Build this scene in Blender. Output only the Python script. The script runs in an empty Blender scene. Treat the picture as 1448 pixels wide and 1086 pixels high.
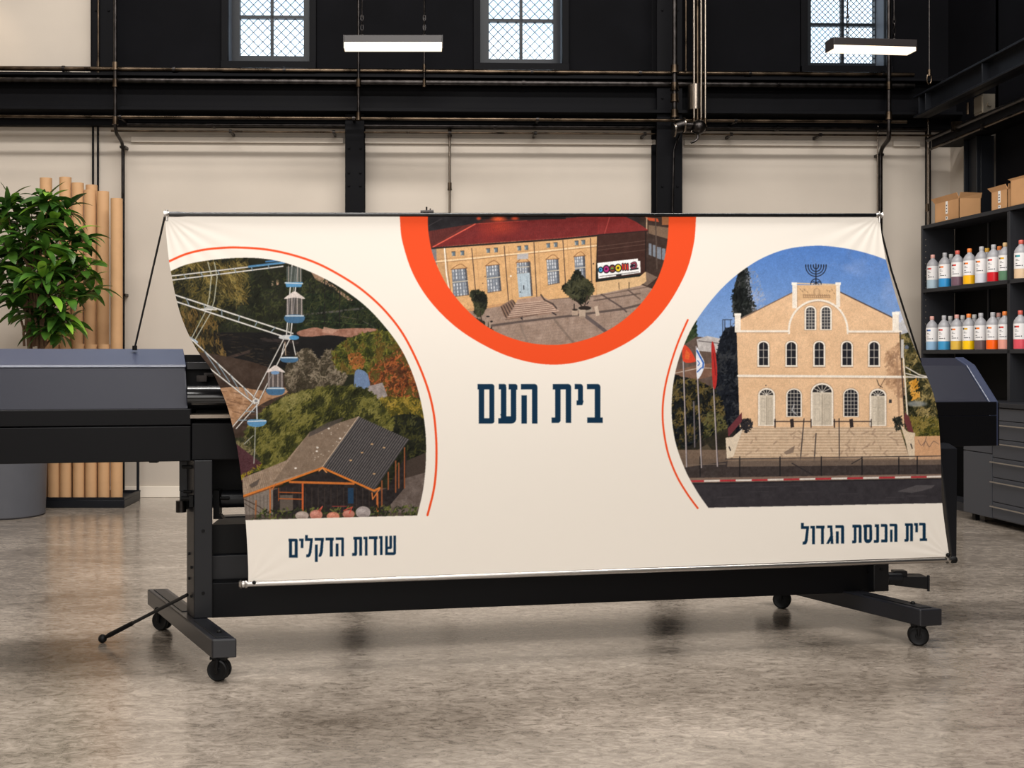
import bpy, math, random
import numpy as np
from mathutils import Vector, Matrix

random.seed(4)
C = bpy.context.scene.collection
sc = bpy.context.scene

# ---------------------------------------------------------------- camera (standing height, lens shifted)
F, CX, CY, CAMH = 1600.0, 600.0, 505.0, 1.45      # focal length and horizon in units of a 1448x1086 frame
cam = bpy.data.cameras.new('camera'); cam.sensor_fit = 'HORIZONTAL'; cam.sensor_width = 36.0
cam.lens = F/1448*36.0
cam.shift_x = (724-CX)/1448; cam.shift_y = (CY-543)/1448
cam.clip_end = 200
co = bpy.data.objects.new('camera', cam); C.objects.link(co)
co.location = (0, 0, CAMH); co.rotation_euler = (math.pi/2, 0, 0)
sc.camera = co

# ---------------------------------------------------------------- daylight outside, exposure, lights of the hall, added fill lights
w = bpy.data.worlds.new('daylight'); sc.world = w; w.use_nodes = True
bg = w.node_tree.nodes['Background']; bg.inputs[0].default_value = (.80, .90, 1.0, 1); bg.inputs[1].default_value = 1.9
sc.view_settings.view_transform = 'Standard'; sc.view_settings.look = 'None'
sc.view_settings.gamma = 1; sc.view_settings.use_curve_mapping = False
sc.view_settings.exposure = 0.0

def area(name, loc, target, sx, sy, power, col):
    l = bpy.data.lights.new(name, 'AREA'); l.shape = 'RECTANGLE'; l.size = sx; l.size_y = sy; l.energy = power; l.color = col
    o = bpy.data.objects.new(name, l); C.objects.link(o); o.location = loc
    o.rotation_euler = (Vector(target)-Vector(loc)).to_track_quat('-Z', 'Y').to_euler(); return o
def spot(name, loc, target, ang, power, col, blend=.6, r=.08):
    l = bpy.data.lights.new(name, 'SPOT'); l.spot_size = math.radians(ang); l.spot_blend = blend; l.energy = power; l.color = col; l.shadow_soft_size = r
    o = bpy.data.objects.new(name, l); C.objects.link(o); o.location = loc
    o.rotation_euler = (Vector(target)-Vector(loc)).to_track_quat('-Z', 'Y').to_euler(); return o
WARM = (1.0, .93, .85); NEUT = (1.0, .965, .925); COOL = (.86, .93, 1.0)
area('ceiling_light_front', (.6, -1.4, 8.0), (.6, 5.5, 1.0), 8, 1.6, 585, NEUT)
area('ceiling_light_middle', (.4, 5.9, 8.4), (.4, 5.95, 0), 10, .6, 1000, NEUT)
area('ceiling_light_rear', (-.6, 8.3, 8.2), (-.6, 9.2, 1.6), 9, .6, 190, WARM)
area('added_cool_light', (-2.85, 11.5, 6.9), (-1.6, 5.0, 0), .75, 2.6, 18, (.72, .84, 1.0))  # unseen cool light added for a bluish sheen; the wall has no opening here
area('added_front_fill', (.5, -4.6, 3.2), (.5, 5.0, 1.3), 7, 3.6, 300, NEUT)  # unseen fill added to brighten the banner from the front; that wall is closed
spot('wall_spot', (-4.75, 10.6, 5.4), (-4.8, 11.7, 4.5), 70, 16, (1.0, .80, .58))

# ---------------------------------------------------------------- materials
def mat(name, col, rough=.5, metal=0.0, bump=0.0, bscale=200, var=0.0, vscale=6, coat=0, rvar=0.0, spec=None, trans=0):
    m = bpy.data.materials.new(name); m.use_nodes = True; nt = m.node_tree; b = nt.nodes['Principled BSDF']
    lin = [((c/255)/12.92 if c/255 <= .04045 else ((c/255+.055)/1.055)**2.4) for c in col]
    b.inputs['Base Color'].default_value = (*lin, 1); b.inputs['Roughness'].default_value = rough; b.inputs['Metallic'].default_value = metal
    if spec is not None: b.inputs['Specular IOR Level'].default_value = spec
    if coat: b.inputs['Coat Weight'].default_value = coat; b.inputs['Coat Roughness'].default_value = .08
    tc = nt.nodes.new('ShaderNodeTexCoord')
    if var or rvar:
        n = nt.nodes.new('ShaderNodeTexNoise'); n.inputs['Scale'].default_value = vscale; n.inputs['Detail'].default_value = 5
        nt.links.new(tc.outputs['Object'], n.inputs['Vector'])
    if var:
        r = nt.nodes.new('ShaderNodeValToRGB'); e = r.color_ramp.elements
        e[0].position = .3; e[1].position = .7
        e[0].color = (*[max(0, v*(1-var)) for v in lin], 1); e[1].color = (*[min(1, v*(1+var)) for v in lin], 1)
        nt.links.new(n.outputs['Fac'], r.inputs['Fac']); nt.links.new(r.outputs['Color'], b.inputs['Base Color'])
    if rvar:
        mr = nt.nodes.new('ShaderNodeMapRange'); mr.inputs['To Min'].default_value = max(.02, rough-rvar); mr.inputs['To Max'].default_value = rough+rvar
        nt.links.new(n.outputs['Fac'], mr.inputs['Value']); nt.links.new(mr.outputs['Result'], b.inputs['Roughness'])
    if bump:
        n2 = nt.nodes.new('ShaderNodeTexNoise'); n2.inputs['Scale'].default_value = bscale; n2.inputs['Detail'].default_value = 3
        bp = nt.nodes.new('ShaderNodeBump'); bp.inputs['Strength'].default_value = bump; bp.inputs['Distance'].default_value = .002
        nt.links.new(tc.outputs['Object'], n2.inputs['Vector']); nt.links.new(n2.outputs['Fac'], bp.inputs['Height']); nt.links.new(bp.outputs['Normal'], b.inputs['Normal'])
    return m
def emit(name, col, strength):
    m = bpy.data.materials.new(name); m.use_nodes = True; b = m.node_tree.nodes['Principled BSDF']
    b.inputs['Base Color'].default_value = (*col, 1); b.inputs['Emission Color'].default_value = (*col, 1); b.inputs['Emission Strength'].default_value = strength
    return m

M = {}
M['plaster'] = mat('cream_plaster', (186, 176, 164), .85, bump=.25, bscale=90, var=.05, vscale=1.2)
M['cladding'] = mat('black_cladding', (11, 11, 14), .75, var=.2, vscale=2, spec=.06)
M['base'] = mat('white_skirting', (224, 214, 200), .6)
M['steel_black'] = mat('black_painted_steel', (11, 11, 14), .6, var=.2, vscale=4, rvar=.1, spec=.08)
M['steel_dark'] = mat('charcoal_painted_steel', (18, 20, 25), .45, var=.15, vscale=3, spec=.22)
M['pipe_dark'] = mat('dark_steel_pipe', (52, 49, 48), .34, 1.0, rvar=.14, vscale=14, var=.5)
M['pipe_brass'] = mat('worn_bronze_pipe', (74, 63, 52), .32, 1.0, rvar=.2, vscale=5, var=.85)
M['chrome'] = mat('polished_chrome', (176, 172, 168), .3, 1.0)
M['pipe_bright'] = mat('bright_steel_pipe', (136, 126, 116), .24, 1.0, rvar=.08, vscale=8)
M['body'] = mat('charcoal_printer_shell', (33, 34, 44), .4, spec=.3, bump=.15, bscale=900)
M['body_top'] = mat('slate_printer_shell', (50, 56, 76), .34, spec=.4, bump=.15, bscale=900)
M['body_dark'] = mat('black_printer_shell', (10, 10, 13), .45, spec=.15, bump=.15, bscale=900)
M['frame'] = mat('printer_frame_paint', (20, 21, 25), .36, spec=.3, bump=.1, bscale=900)
M['frame_top'] = mat('printer_foot_paint', (28, 29, 34), .3, spec=.45, bump=.1, bscale=900)
M['deep'] = mat('matt_black_plastic', (6, 6, 7), .55, spec=.2)
M['roller'] = mat('black_rubber_roller', (16, 16, 18), .18)
M['rubber'] = mat('wheel_rubber', (9, 9, 10), .5, spec=.25)
M['wheelface'] = mat('wheel_plastic', (12, 13, 15), .4, spec=.2)
M['rod'] = mat('gloss_black_rod', (8, 9, 12), .2, coat=.2)
M['cable'] = mat('black_cord', (12, 12, 14), .5)
M['card'] = mat('kraft_cardboard', (189, 143, 98), .8, var=.07, vscale=5)
M['tube'] = mat('kraft_tube', (192, 150, 108), .7, var=.05, vscale=9)
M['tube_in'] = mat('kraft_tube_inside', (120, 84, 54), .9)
M['pot'] = mat('grey_planter', (78, 79, 85), .5, var=.05)
M['soil'] = mat('dark_soil', (38, 28, 22), .95, bump=.8, bscale=60)
M['trunk'] = mat('brown_bark', (92, 68, 48), .85, var=.25, vscale=30)
M['cabinet'] = mat('grey_cabinet', (58, 60, 66), .45, spec=.3)
M['shelf'] = mat('charcoal_shelf', (36, 37, 41), .5, spec=.25)
M['shelf_dark'] = mat('black_shelf_back', (8, 8, 9), .7, spec=.1)
M['grey_plastic'] = mat('grey_bottle_plastic', (160, 160, 164), .4)
M['paper'] = mat('white_label_paper', (232, 230, 230), .6)
M['ink'] = mat('dark_print', (60, 60, 70), .6)
M['galv'] = mat('galvanised_box', (150, 142, 128), .4, .7)
M['lamp'] = emit('warm_lamp_diffuser', (1.0, .80, .60), 1.45)
M['lampbox'] = mat('lamp_housing', (40, 36, 36), .4)
M['tape'] = mat('white_tape', (228, 226, 222), .5)

def leafmat(name, c0, c1):
    m = bpy.data.materials.new(name); m.use_nodes = True; nt = m.node_tree; b = nt.nodes['Principled BSDF']
    tc = nt.nodes.new('ShaderNodeTexCoord'); n = nt.nodes.new('ShaderNodeTexNoise'); n.inputs['Scale'].default_value = 5
    r = nt.nodes.new('ShaderNodeValToRGB'); r.color_ramp.elements[0].position = .35; r.color_ramp.elements[1].position = .65
    r.color_ramp.elements[0].color = (*c0, 1); r.color_ramp.elements[1].color = (*c1, 1)
    nt.links.new(tc.outputs['Object'], n.inputs['Vector']); nt.links.new(n.outputs['Fac'], r.inputs['Fac']); nt.links.new(r.outputs['Color'], b.inputs['Base Color'])
    b.inputs['Roughness'].default_value = .32
    t = nt.nodes.new('ShaderNodeBsdfTranslucent'); nt.links.new(r.outputs['Color'], t.inputs['Color'])
    mx = nt.nodes.new('ShaderNodeMixShader'); mx.inputs[0].default_value = .2
    out = nt.nodes['Material Output']; nt.links.new(b.outputs[0], mx.inputs[1]); nt.links.new(t.outputs[0], mx.inputs[2]); nt.links.new(mx.outputs[0], out.inputs['Surface'])
    return m
M['leaf'] = leafmat('glossy_green_leaf', (.018, .060, .010), (.075, .185, .022))
M['leaf_new'] = leafmat('young_green_leaf', (.16, .36, .03), (.30, .52, .06))

def floor_material():
    m = bpy.data.materials.new('polished_concrete'); m.use_nodes = True; nt = m.node_tree; b = nt.nodes['Principled BSDF']; L = nt.links.new
    tc = nt.nodes.new('ShaderNodeTexCoord'); mp = nt.nodes.new('ShaderNodeMapping'); mp.inputs['Scale'].default_value = (.55, 1.0, 1); L(tc.outputs['Object'], mp.inputs['Vector'])
    def noise(s, d, rough=.6, dist=0):
        n = nt.nodes.new('ShaderNodeTexNoise'); n.inputs['Scale'].default_value = s; n.inputs['Detail'].default_value = d; n.inputs['Roughness'].default_value = rough; n.inputs['Distortion'].default_value = dist
        L(mp.outputs['Vector'], n.inputs['Vector']); return n
    a = noise(1.3, 9, .70, .5); c = noise(24, 10, .80, 1.2); d = noise(60, 4, .6)
    r1 = nt.nodes.new('ShaderNodeValToRGB'); e = r1.color_ramp.elements; e[0].position = .30; e[1].position = .72
    e[0].color = (.175, .144, .115, 1); e[1].color = (.48, .415, .35, 1); L(a.outputs['Fac'], r1.inputs['Fac'])
    r2 = nt.nodes.new('ShaderNodeValToRGB'); e = r2.color_ramp.elements; e[0].position = .36; e[1].position = .60
    e[0].color = (.30, .28, .26, 1); e[1].color = (1.0, 1.0, 1.0, 1); L(c.outputs['Fac'], r2.inputs['Fac'])
    mx = nt.nodes.new('ShaderNodeMix'); mx.data_type = 'RGBA'; mx.blend_type = 'MULTIPLY'; mx.inputs['Factor'].default_value = .9
    L(r1.outputs['Color'], mx.inputs['A']); L(r2.outputs['Color'], mx.inputs['B']); L(mx.outputs['Result'], b.inputs['Base Color'])
    mr = nt.nodes.new('ShaderNodeMapRange'); mr.inputs['From Min'].default_value = .3; mr.inputs['From Max'].default_value = .7
    mr.inputs['To Min'].default_value = .08; mr.inputs['To Max'].default_value = .24; L(c.outputs['Fac'], mr.inputs['Value']); L(mr.outputs['Result'], b.inputs['Roughness'])
    b.inputs['IOR'].default_value = 2.0
    bp = nt.nodes.new('ShaderNodeBump'); bp.inputs['Strength'].default_value = .22; bp.inputs['Distance'].default_value = .004
    L(d.outputs['Fac'], bp.inputs['Height']); L(bp.outputs['Normal'], b.inputs['Normal'])
    return m
M['floor'] = floor_material()

# ---------------------------------------------------------------- mesh helpers
class MB:
    def __init__(s): s.v = []; s.f = []; s.m = []; s.mi = 0
    def add(s, vs, fs):
        b = len(s.v); s.v += [tuple(v) for v in vs]; s.f += [tuple(b+i for i in f) for f in fs]; s.m += [s.mi]*len(fs)
        return s
    def hexa(s, b4, t4):
        return s.add(list(b4)+list(t4), [(3, 2, 1, 0), (4, 5, 6, 7), (0, 1, 5, 4), (1, 2, 6, 5), (2, 3, 7, 6), (3, 0, 4, 7)])
    def box(s, x0, y0, z0, x1, y1, z1):
        return s.hexa([(x0, y0, z0), (x1, y0, z0), (x1, y1, z0), (x0, y1, z0)], [(x0, y0, z1), (x1, y0, z1), (x1, y1, z1), (x0, y1, z1)])
    def prism(s, A, B):                      # two matching outlines
        n = len(A); return s.add(list(A)+list(B), [tuple(range(n-1, -1, -1)), tuple(range(n, 2*n))]+[(i, (i+1) % n, n+(i+1) % n, n+i) for i in range(n)])
    def tube(s, pts, r, n=12, cap=True):
        P = [Vector(p) for p in pts]; rr = r if isinstance(r, (list, tuple)) else [r]*len(P); rings = []
        T0 = None
        for i, p in enumerate(P):
            t = (P[min(i+1, len(P)-1)]-P[max(i-1, 0)]).normalized()
            if T0 is None:
                a = Vector((0, 0, 1)) if abs(t.z) < .9 else Vector((1, 0, 0)); u = t.cross(a).normalized()
            else:
                u = (u-t*u.dot(t)).normalized()
            T0 = t; v = t.cross(u)
            rings.append([p+(u*math.cos(2*math.pi*k/n)+v*math.sin(2*math.pi*k/n))*rr[i] for k in range(n)])
        vs = [q for R in rings for q in R]; fs = []
        for i in range(len(P)-1):
            for k in range(n): fs.append((i*n+k, i*n+(k+1) % n, (i+1)*n+(k+1) % n, (i+1)*n+k))
        if cap: fs += [tuple(range(n-1, -1, -1)), tuple((len(P)-1)*n+k for k in range(n))]
        return s.add(vs, fs)
    def cyl(s, p, q, r, n=20): return s.tube([p, q], r, n)
    def lathe(s, prof, c, n=28):
        vs = []; fs = []
        for (r, z) in prof:
            for k in range(n): t = 2*math.pi*k/n; vs.append((c[0]+r*math.cos(t), c[1]+r*math.sin(t), c[2]+z))
        for i in range(len(prof)-1):
            for k in range(n): fs.append((i*n+k, i*n+(k+1) % n, (i+1)*n+(k+1) % n, (i+1)*n+k))
        fs += [tuple(range(n-1, -1, -1)), tuple((len(prof)-1)*n+k for k in range(n))]
        return s.add(vs, fs)
    def ball(s, c, r, n=12):
        return s.lathe([(max(1e-4, r*math.sin(math.pi*k/n)), -r*math.cos(math.pi*k/n)) for k in range(n+1)], c, 16)
def mb(): return MB()

def world_loc(o):
    p = Vector((0, 0, 0))
    while o is not None: p += Vector(o.location); o = o.parent
    return p
def obj(name, m, mats, parent=None, bevel=0.0, smooth=True, ang=35, label=None):
    me = bpy.data.meshes.new(name)
    off = world_loc(parent) if parent is not None else Vector((0, 0, 0))
    me.from_pydata([(v[0]-off.x, v[1]-off.y, v[2]-off.z) for v in m.v], [], m.f)
    mats = mats if isinstance(mats, (list, tuple)) else [mats]
    for k in mats: me.materials.append(M[k] if isinstance(k, str) else k)
    me.polygons.foreach_set('material_index', m.m)
    if smooth:
        me.polygons.foreach_set('use_smooth', [True]*len(me.polygons)); me.set_sharp_from_angle(angle=math.radians(ang))
    me.update()
    o = bpy.data.objects.new(name, me); C.objects.link(o)
    if parent is not None: o.parent = parent
    if bevel:
        b = o.modifiers.new('edge', 'BEVEL'); b.width = bevel; b.segments = 2; b.limit_method = 'ANGLE'; b.angle_limit = math.radians(40)
        b.harden_normals = False
    if label: o['label'] = label
    return o
def thing(name, label, cat, loc, group=None):
    o = bpy.data.objects.new(name, None); C.objects.link(o); o.location = loc; o.empty_display_size = .1
    o['label'] = label; o['category'] = cat
    if group: o['group'] = group
    return o
def tag(o, label, cat, group=None):
    o['label'] = label; o['category'] = cat
    if group: o['group'] = group
    return o
def struct(name, m, mats, **k):
    o = obj(name, m, mats, **k); o['kind'] = 'structure'; return o
def dup(root, loc, label, group=None, swap=None):
    r = root.copy(); C.objects.link(r); r.location = loc; r['label'] = label
    if group: r['group'] = group
    def kids(a, b):
        for ch in list(a.children):
            c = ch.copy(); C.objects.link(c); c.parent = b
            if swap:
                for kk, mm in swap.items():
                    if c.name.split('.')[0] == kk:
                        c.data = c.data.copy(); c.data.materials[0] = mm
            kids(ch, c)
    kids(root, r); return r
# ---------------------------------------------------------------- artwork printed on the banner
# The print is drawn here with numpy into an artwork sheet (artwork units, origin AX0/AY0) and then
# laid on the cloth as the cloth's own colour.
AX0, AY0, AW, AH, AS = 222, 294, 1136, 548, 3
class Art:
    def __init__(s):
        s.w, s.h = AW*AS, AH*AS
        s.im = np.zeros((s.h, s.w, 3), np.float32)
        s.clip = None
        s.rs = np.random.RandomState(7)
    def box(s, x0, y0, x1, y1):
        a = max(0, int((x0-AX0)*AS)-2); b = min(s.w, int((x1-AX0)*AS)+3)
        c = max(0, int((y0-AY0)*AS)-2); d = min(s.h, int((y1-AY0)*AS)+3)
        return a, c, max(a, b), max(c, d)
    def grid(s, bb):
        a, c, b, d = bb
        return (np.arange(a, b)+.5)/AS+AX0, (np.arange(c, d)+.5)/AS+AY0
    def pmask(s, pts):
        P = np.array(pts, float)
        bb = s.box(P[:, 0].min(), P[:, 1].min(), P[:, 0].max(), P[:, 1].max())
        X, Y = s.grid(bb)
        m = np.zeros((len(Y), len(X)), bool)
        for i in range(len(P)):
            x1, y1 = P[i]; x2, y2 = P[(i+1) % len(P)]
            if y1 == y2: continue
            r = np.nonzero((y1 <= Y) != (y2 <= Y))[0]
            if len(r):
                xc = x1+(Y[r]-y1)*(x2-x1)/(y2-y1)
                m[r] ^= X[None, :] < xc[:, None]
        return bb, m
    def put(s, bb, m, col, a=1.0):
        x0, y0, x1, y1 = bb
        if x1 <= x0 or y1 <= y0: return
        m = m.astype(np.float32)*a
        if s.clip is not None: m = m*s.clip[y0:y1, x0:x1]
        col = np.asarray(col, np.float32)
        s.im[y0:y1, x0:x1] += (col-s.im[y0:y1, x0:x1])*m[..., None]
    def poly(s, pts, col, a=1.0, noise=0, ns=6):
        bb, m = s.pmask(pts)
        c = np.asarray(col, np.float32)
        if noise:
            c = c+(s.noise(bb, ns)-.5)[..., None]*noise
        s.put(bb, m, c, a)
    def rect(s, x0, y0, x1, y1, col, a=1.0, **k): s.poly([(x0, y0), (x1, y0), (x1, y1), (x0, y1)], col, a, **k)
    def line(s, pts, w, col, a=1.0):
        for (x1, y1), (x2, y2) in zip(pts[:-1], pts[1:]):
            bb = s.box(min(x1, x2)-w, min(y1, y2)-w, max(x1, x2)+w, max(y1, y2)+w)
            X, Y = s.grid(bb)
            X = X[None, :]; Y = Y[:, None]
            dx, dy = x2-x1, y2-y1
            t = np.clip(((X-x1)*dx+(Y-y1)*dy)/(dx*dx+dy*dy+1e-9), 0, 1)
            d = np.hypot(X-x1-t*dx, Y-y1-t*dy)
            s.put(bb, np.clip((w/2-d)*AS+.5, 0, 1), col, a)
    def ell(s, cx, cy, rx, ry, col, a=1.0, soft=0):
        k = 1+soft
        bb = s.box(cx-rx*k, cy-ry*k, cx+rx*k, cy+ry*k)
        X, Y = s.grid(bb)
        d = np.hypot((X[None, :]-cx)/rx, (Y[:, None]-cy)/ry)
        m = np.clip((1-d)*min(rx, ry)*AS+.5, 0, 1) if not soft else np.clip((1+soft-d)/(2*soft), 0, 1)
        s.put(bb, m, col, a)
    def mul(s, pts, f):
        bb, m = s.pmask(pts); x0, y0, x1, y1 = bb; m = m*(s.clip[y0:y1, x0:x1] if s.clip is not None else 1)
        s.im[y0:y1, x0:x1] *= (1+(f-1)*m)[..., None]
    def grain(s, amp=9):
        h, w = s.h//3, s.w//3; g = s.rs.randn(h, w).astype(np.float32); g = np.kron(g, np.ones((3, 3), np.float32))
        g2 = s.noise((0, 0, s.w, s.h), 5, 3)-.5
        s.im[:g.shape[0], :g.shape[1]] *= (1+s.clip[:g.shape[0], :g.shape[1]]*(g*amp/200+g2[:g.shape[0], :g.shape[1]]*.09))[..., None]
    def noise(s, bb, scale, octv=3, seed=None):
        x0, y0, x1, y1 = bb
        rs = s.rs if seed is None else np.random.RandomState(seed)
        out = np.zeros((y1-y0, x1-x0), np.float32); tot = 0; amp = 1.0
        for o in range(octv):
            st = max(1.0, scale*AS/2**o)
            gy, gx = int((y1-y0)/st)+3, int((x1-x0)/st)+3
            g = rs.rand(gy, gx).astype(np.float32)
            ys = np.arange(y1-y0)/st; xs = np.arange(x1-x0)/st
            iy = ys.astype(int); ix = xs.astype(int)
            fy = ys-iy; fx = xs-ix; fy = (fy*fy*(3-2*fy))[:, None]; fx = (fx*fx*(3-2*fx))[None, :]
            A = g[iy][:, ix]; B = g[iy][:, ix+1]; C = g[iy+1][:, ix]; D = g[iy+1][:, ix+1]
            out += amp*((A*(1-fx)+B*fx)*(1-fy)+(C*(1-fx)+D*fx)*fy); tot += amp; amp *= .6
        return out/tot
    def leaves(s, pts, n, cols, ln=4, w=1.2, ang=None, spread=1.6, a=.9, base=None):
        """leafy texture inside an outline: many short dabs"""
        P = np.array(pts, float)
        if base is not None: s.poly(pts, base, noise=26, ns=7)
        bb, m = s.pmask(pts)
        X, Y = s.grid(bb)
        ys, xs = np.nonzero(m)
        if not len(ys): return
        nz = s.noise(bb, 11, 2)
        k = s.rs.randint(0, len(ys), n)
        for i in k:
            x, y = X[xs[i]], Y[ys[i]]
            v = nz[ys[i], xs[i]]+s.rs.randn()*.10
            ci = int(np.clip((v-.28)/.44*len(cols), 0, len(cols)-1))
            c = np.array(cols[ci])+s.rs.randn()*9
            t = (ang if ang is not None else -1.0)+s.rs.randn()*spread*.5
            L = ln*(.5+s.rs.rand())
            dx, dy = math.cos(t)*L/2, math.sin(t)*L/2
            s.line([(x-dx, y-dy), (x+dx, y+dy)], w*(.6+.8*s.rs.rand()), c, a)

def smooth(pts, n=10, closed=False):
    P = [np.array(p, float) for p in pts]; out = []
    N = len(P)
    for i in range(N if closed else N-1):
        if closed: a, b, c, d = P[i-1], P[i], P[(i+1) % N], P[(i+2) % N]
        else: a, b, c, d = P[max(i-1, 0)], P[i], P[i+1], P[min(i+2, N-1)]
        for k in range(n):
            t = k/n
            out.append(tuple(.5*((2*b)+(-a+c)*t+(2*a-5*b+4*c-d)*t*t+(-a+3*b-3*c+d)*t**3)))
    if not closed: out.append(tuple(P[-1]))
    return out

def fit_ellipse_poly(pts, n=8): return smooth(pts, n)

NAVY = (9, 45, 71)
def letters(A, ox, oy, sc, items):
    """letter strokes: 4-tuple = rectangle, list = polygon, ('cut', rect) = counter"""
    T = lambda x, y: (ox+x/sc, oy+y/sc)
    for it in items:
        if isinstance(it, list): A.poly([T(*p) for p in it], NAVY)
        elif it[0] == 'cut': 
            x0, y0, x1, y1 = it[1]; A.poly([T(x0, y0), T(x1, y0), T(x1, y1), T(x0, y1)], CREAM)
        elif it[0] == 'r':      # rectangle with rounded outer corners: tl tr br bl
            x0, y0, x1, y1 = it[1]; r = it[3]
            pts = []
            for k, (cx, cy, a0) in enumerate(((x0, y0, 180), (x1, y0, 270), (x1, y1, 0), (x0, y1, 90))):
                if it[2][k] == '1':
                    ccx = cx+(r if k in (0, 3) else -r); ccy = cy+(r if k < 2 else -r)
                    for q in range(7):
                        t = math.radians(a0+q*15); pts.append((ccx+r*math.cos(t), ccy+r*math.sin(t)))
                else: pts.append((cx, cy))
            A.poly([T(*p) for p in pts], NAVY)
        else:
            x0, y0, x1, y1 = it; A.poly([T(x0, y0), T(x1, y0), T(x1, y1), T(x0, y1)], NAVY)

CREAM = (238, 231, 221)
ORANGE = (232, 78, 34)
LPHOTO = [(228, 390), (241, 383.5), (267.6, 373), (309, 366.5), (350.5, 364.5), (386, 367.6), (417, 376), (450, 389.5), (483, 407.7), (516, 432), (544, 461.5), (568, 495), (585, 533), (596, 572), (601.5, 609), (602.5, 640), (601, 670), (597.5, 697), (590, 729)]
LARC = [(228, 374), (239, 369.6), (261.5, 359.8), (286, 353.6), (311, 350.8), (337, 350), (378, 353), (417, 361.5), (452, 374), (488, 393.5), (516, 413), (544, 439), (569, 471), (589.5, 510), (604.6, 548.6), (613, 583), (616.5, 616), (617.2, 645), (616, 672), (612.5, 697), (604.5, 728.5)]
ROUT = [(565, 300), (565.6, 311), (569, 341.7), (584, 387), (610, 428), (648, 465), (694, 493), (736, 509), (779, 515.6), (821.4, 511), (867, 495), (909.5, 469), (943, 433), (969, 387), (981, 345), (984, 311), (984.2, 300)]
RIN = [(604.7, 300), (605, 310), (606, 329.5), (613, 363), (631.4, 402), (660, 438), (694, 465), (736, 482), (779, 487.8), (818, 483), (858, 468), (894, 442), (922, 408.5), (937, 375), (943.6, 342), (945.6, 311), (945.8, 300)]
RPHOTO = [(1001.6, 718), (986.6, 696.5), (970.6, 668), (957.6, 634), (951.5, 605), (949.7, 576.5), (951.8, 544.6), (957.6, 515.6), (967.7, 486.6), (982, 457.6), (1002.5, 428.6), (1026, 402.5), (1052, 381), (1081, 363.5), (1115.6, 351.5), (1156, 347.4), (1191, 350.5), (1222, 357), (1252, 367), (1282, 381)]
RARC = [(972.6, 452.4), (959, 483.7), (947.4, 518.5), (940, 550.4), (937, 579.4), (938.5, 608.4), (945, 642), (957, 673), (972, 698.5), (986.6, 718.6)]

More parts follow.
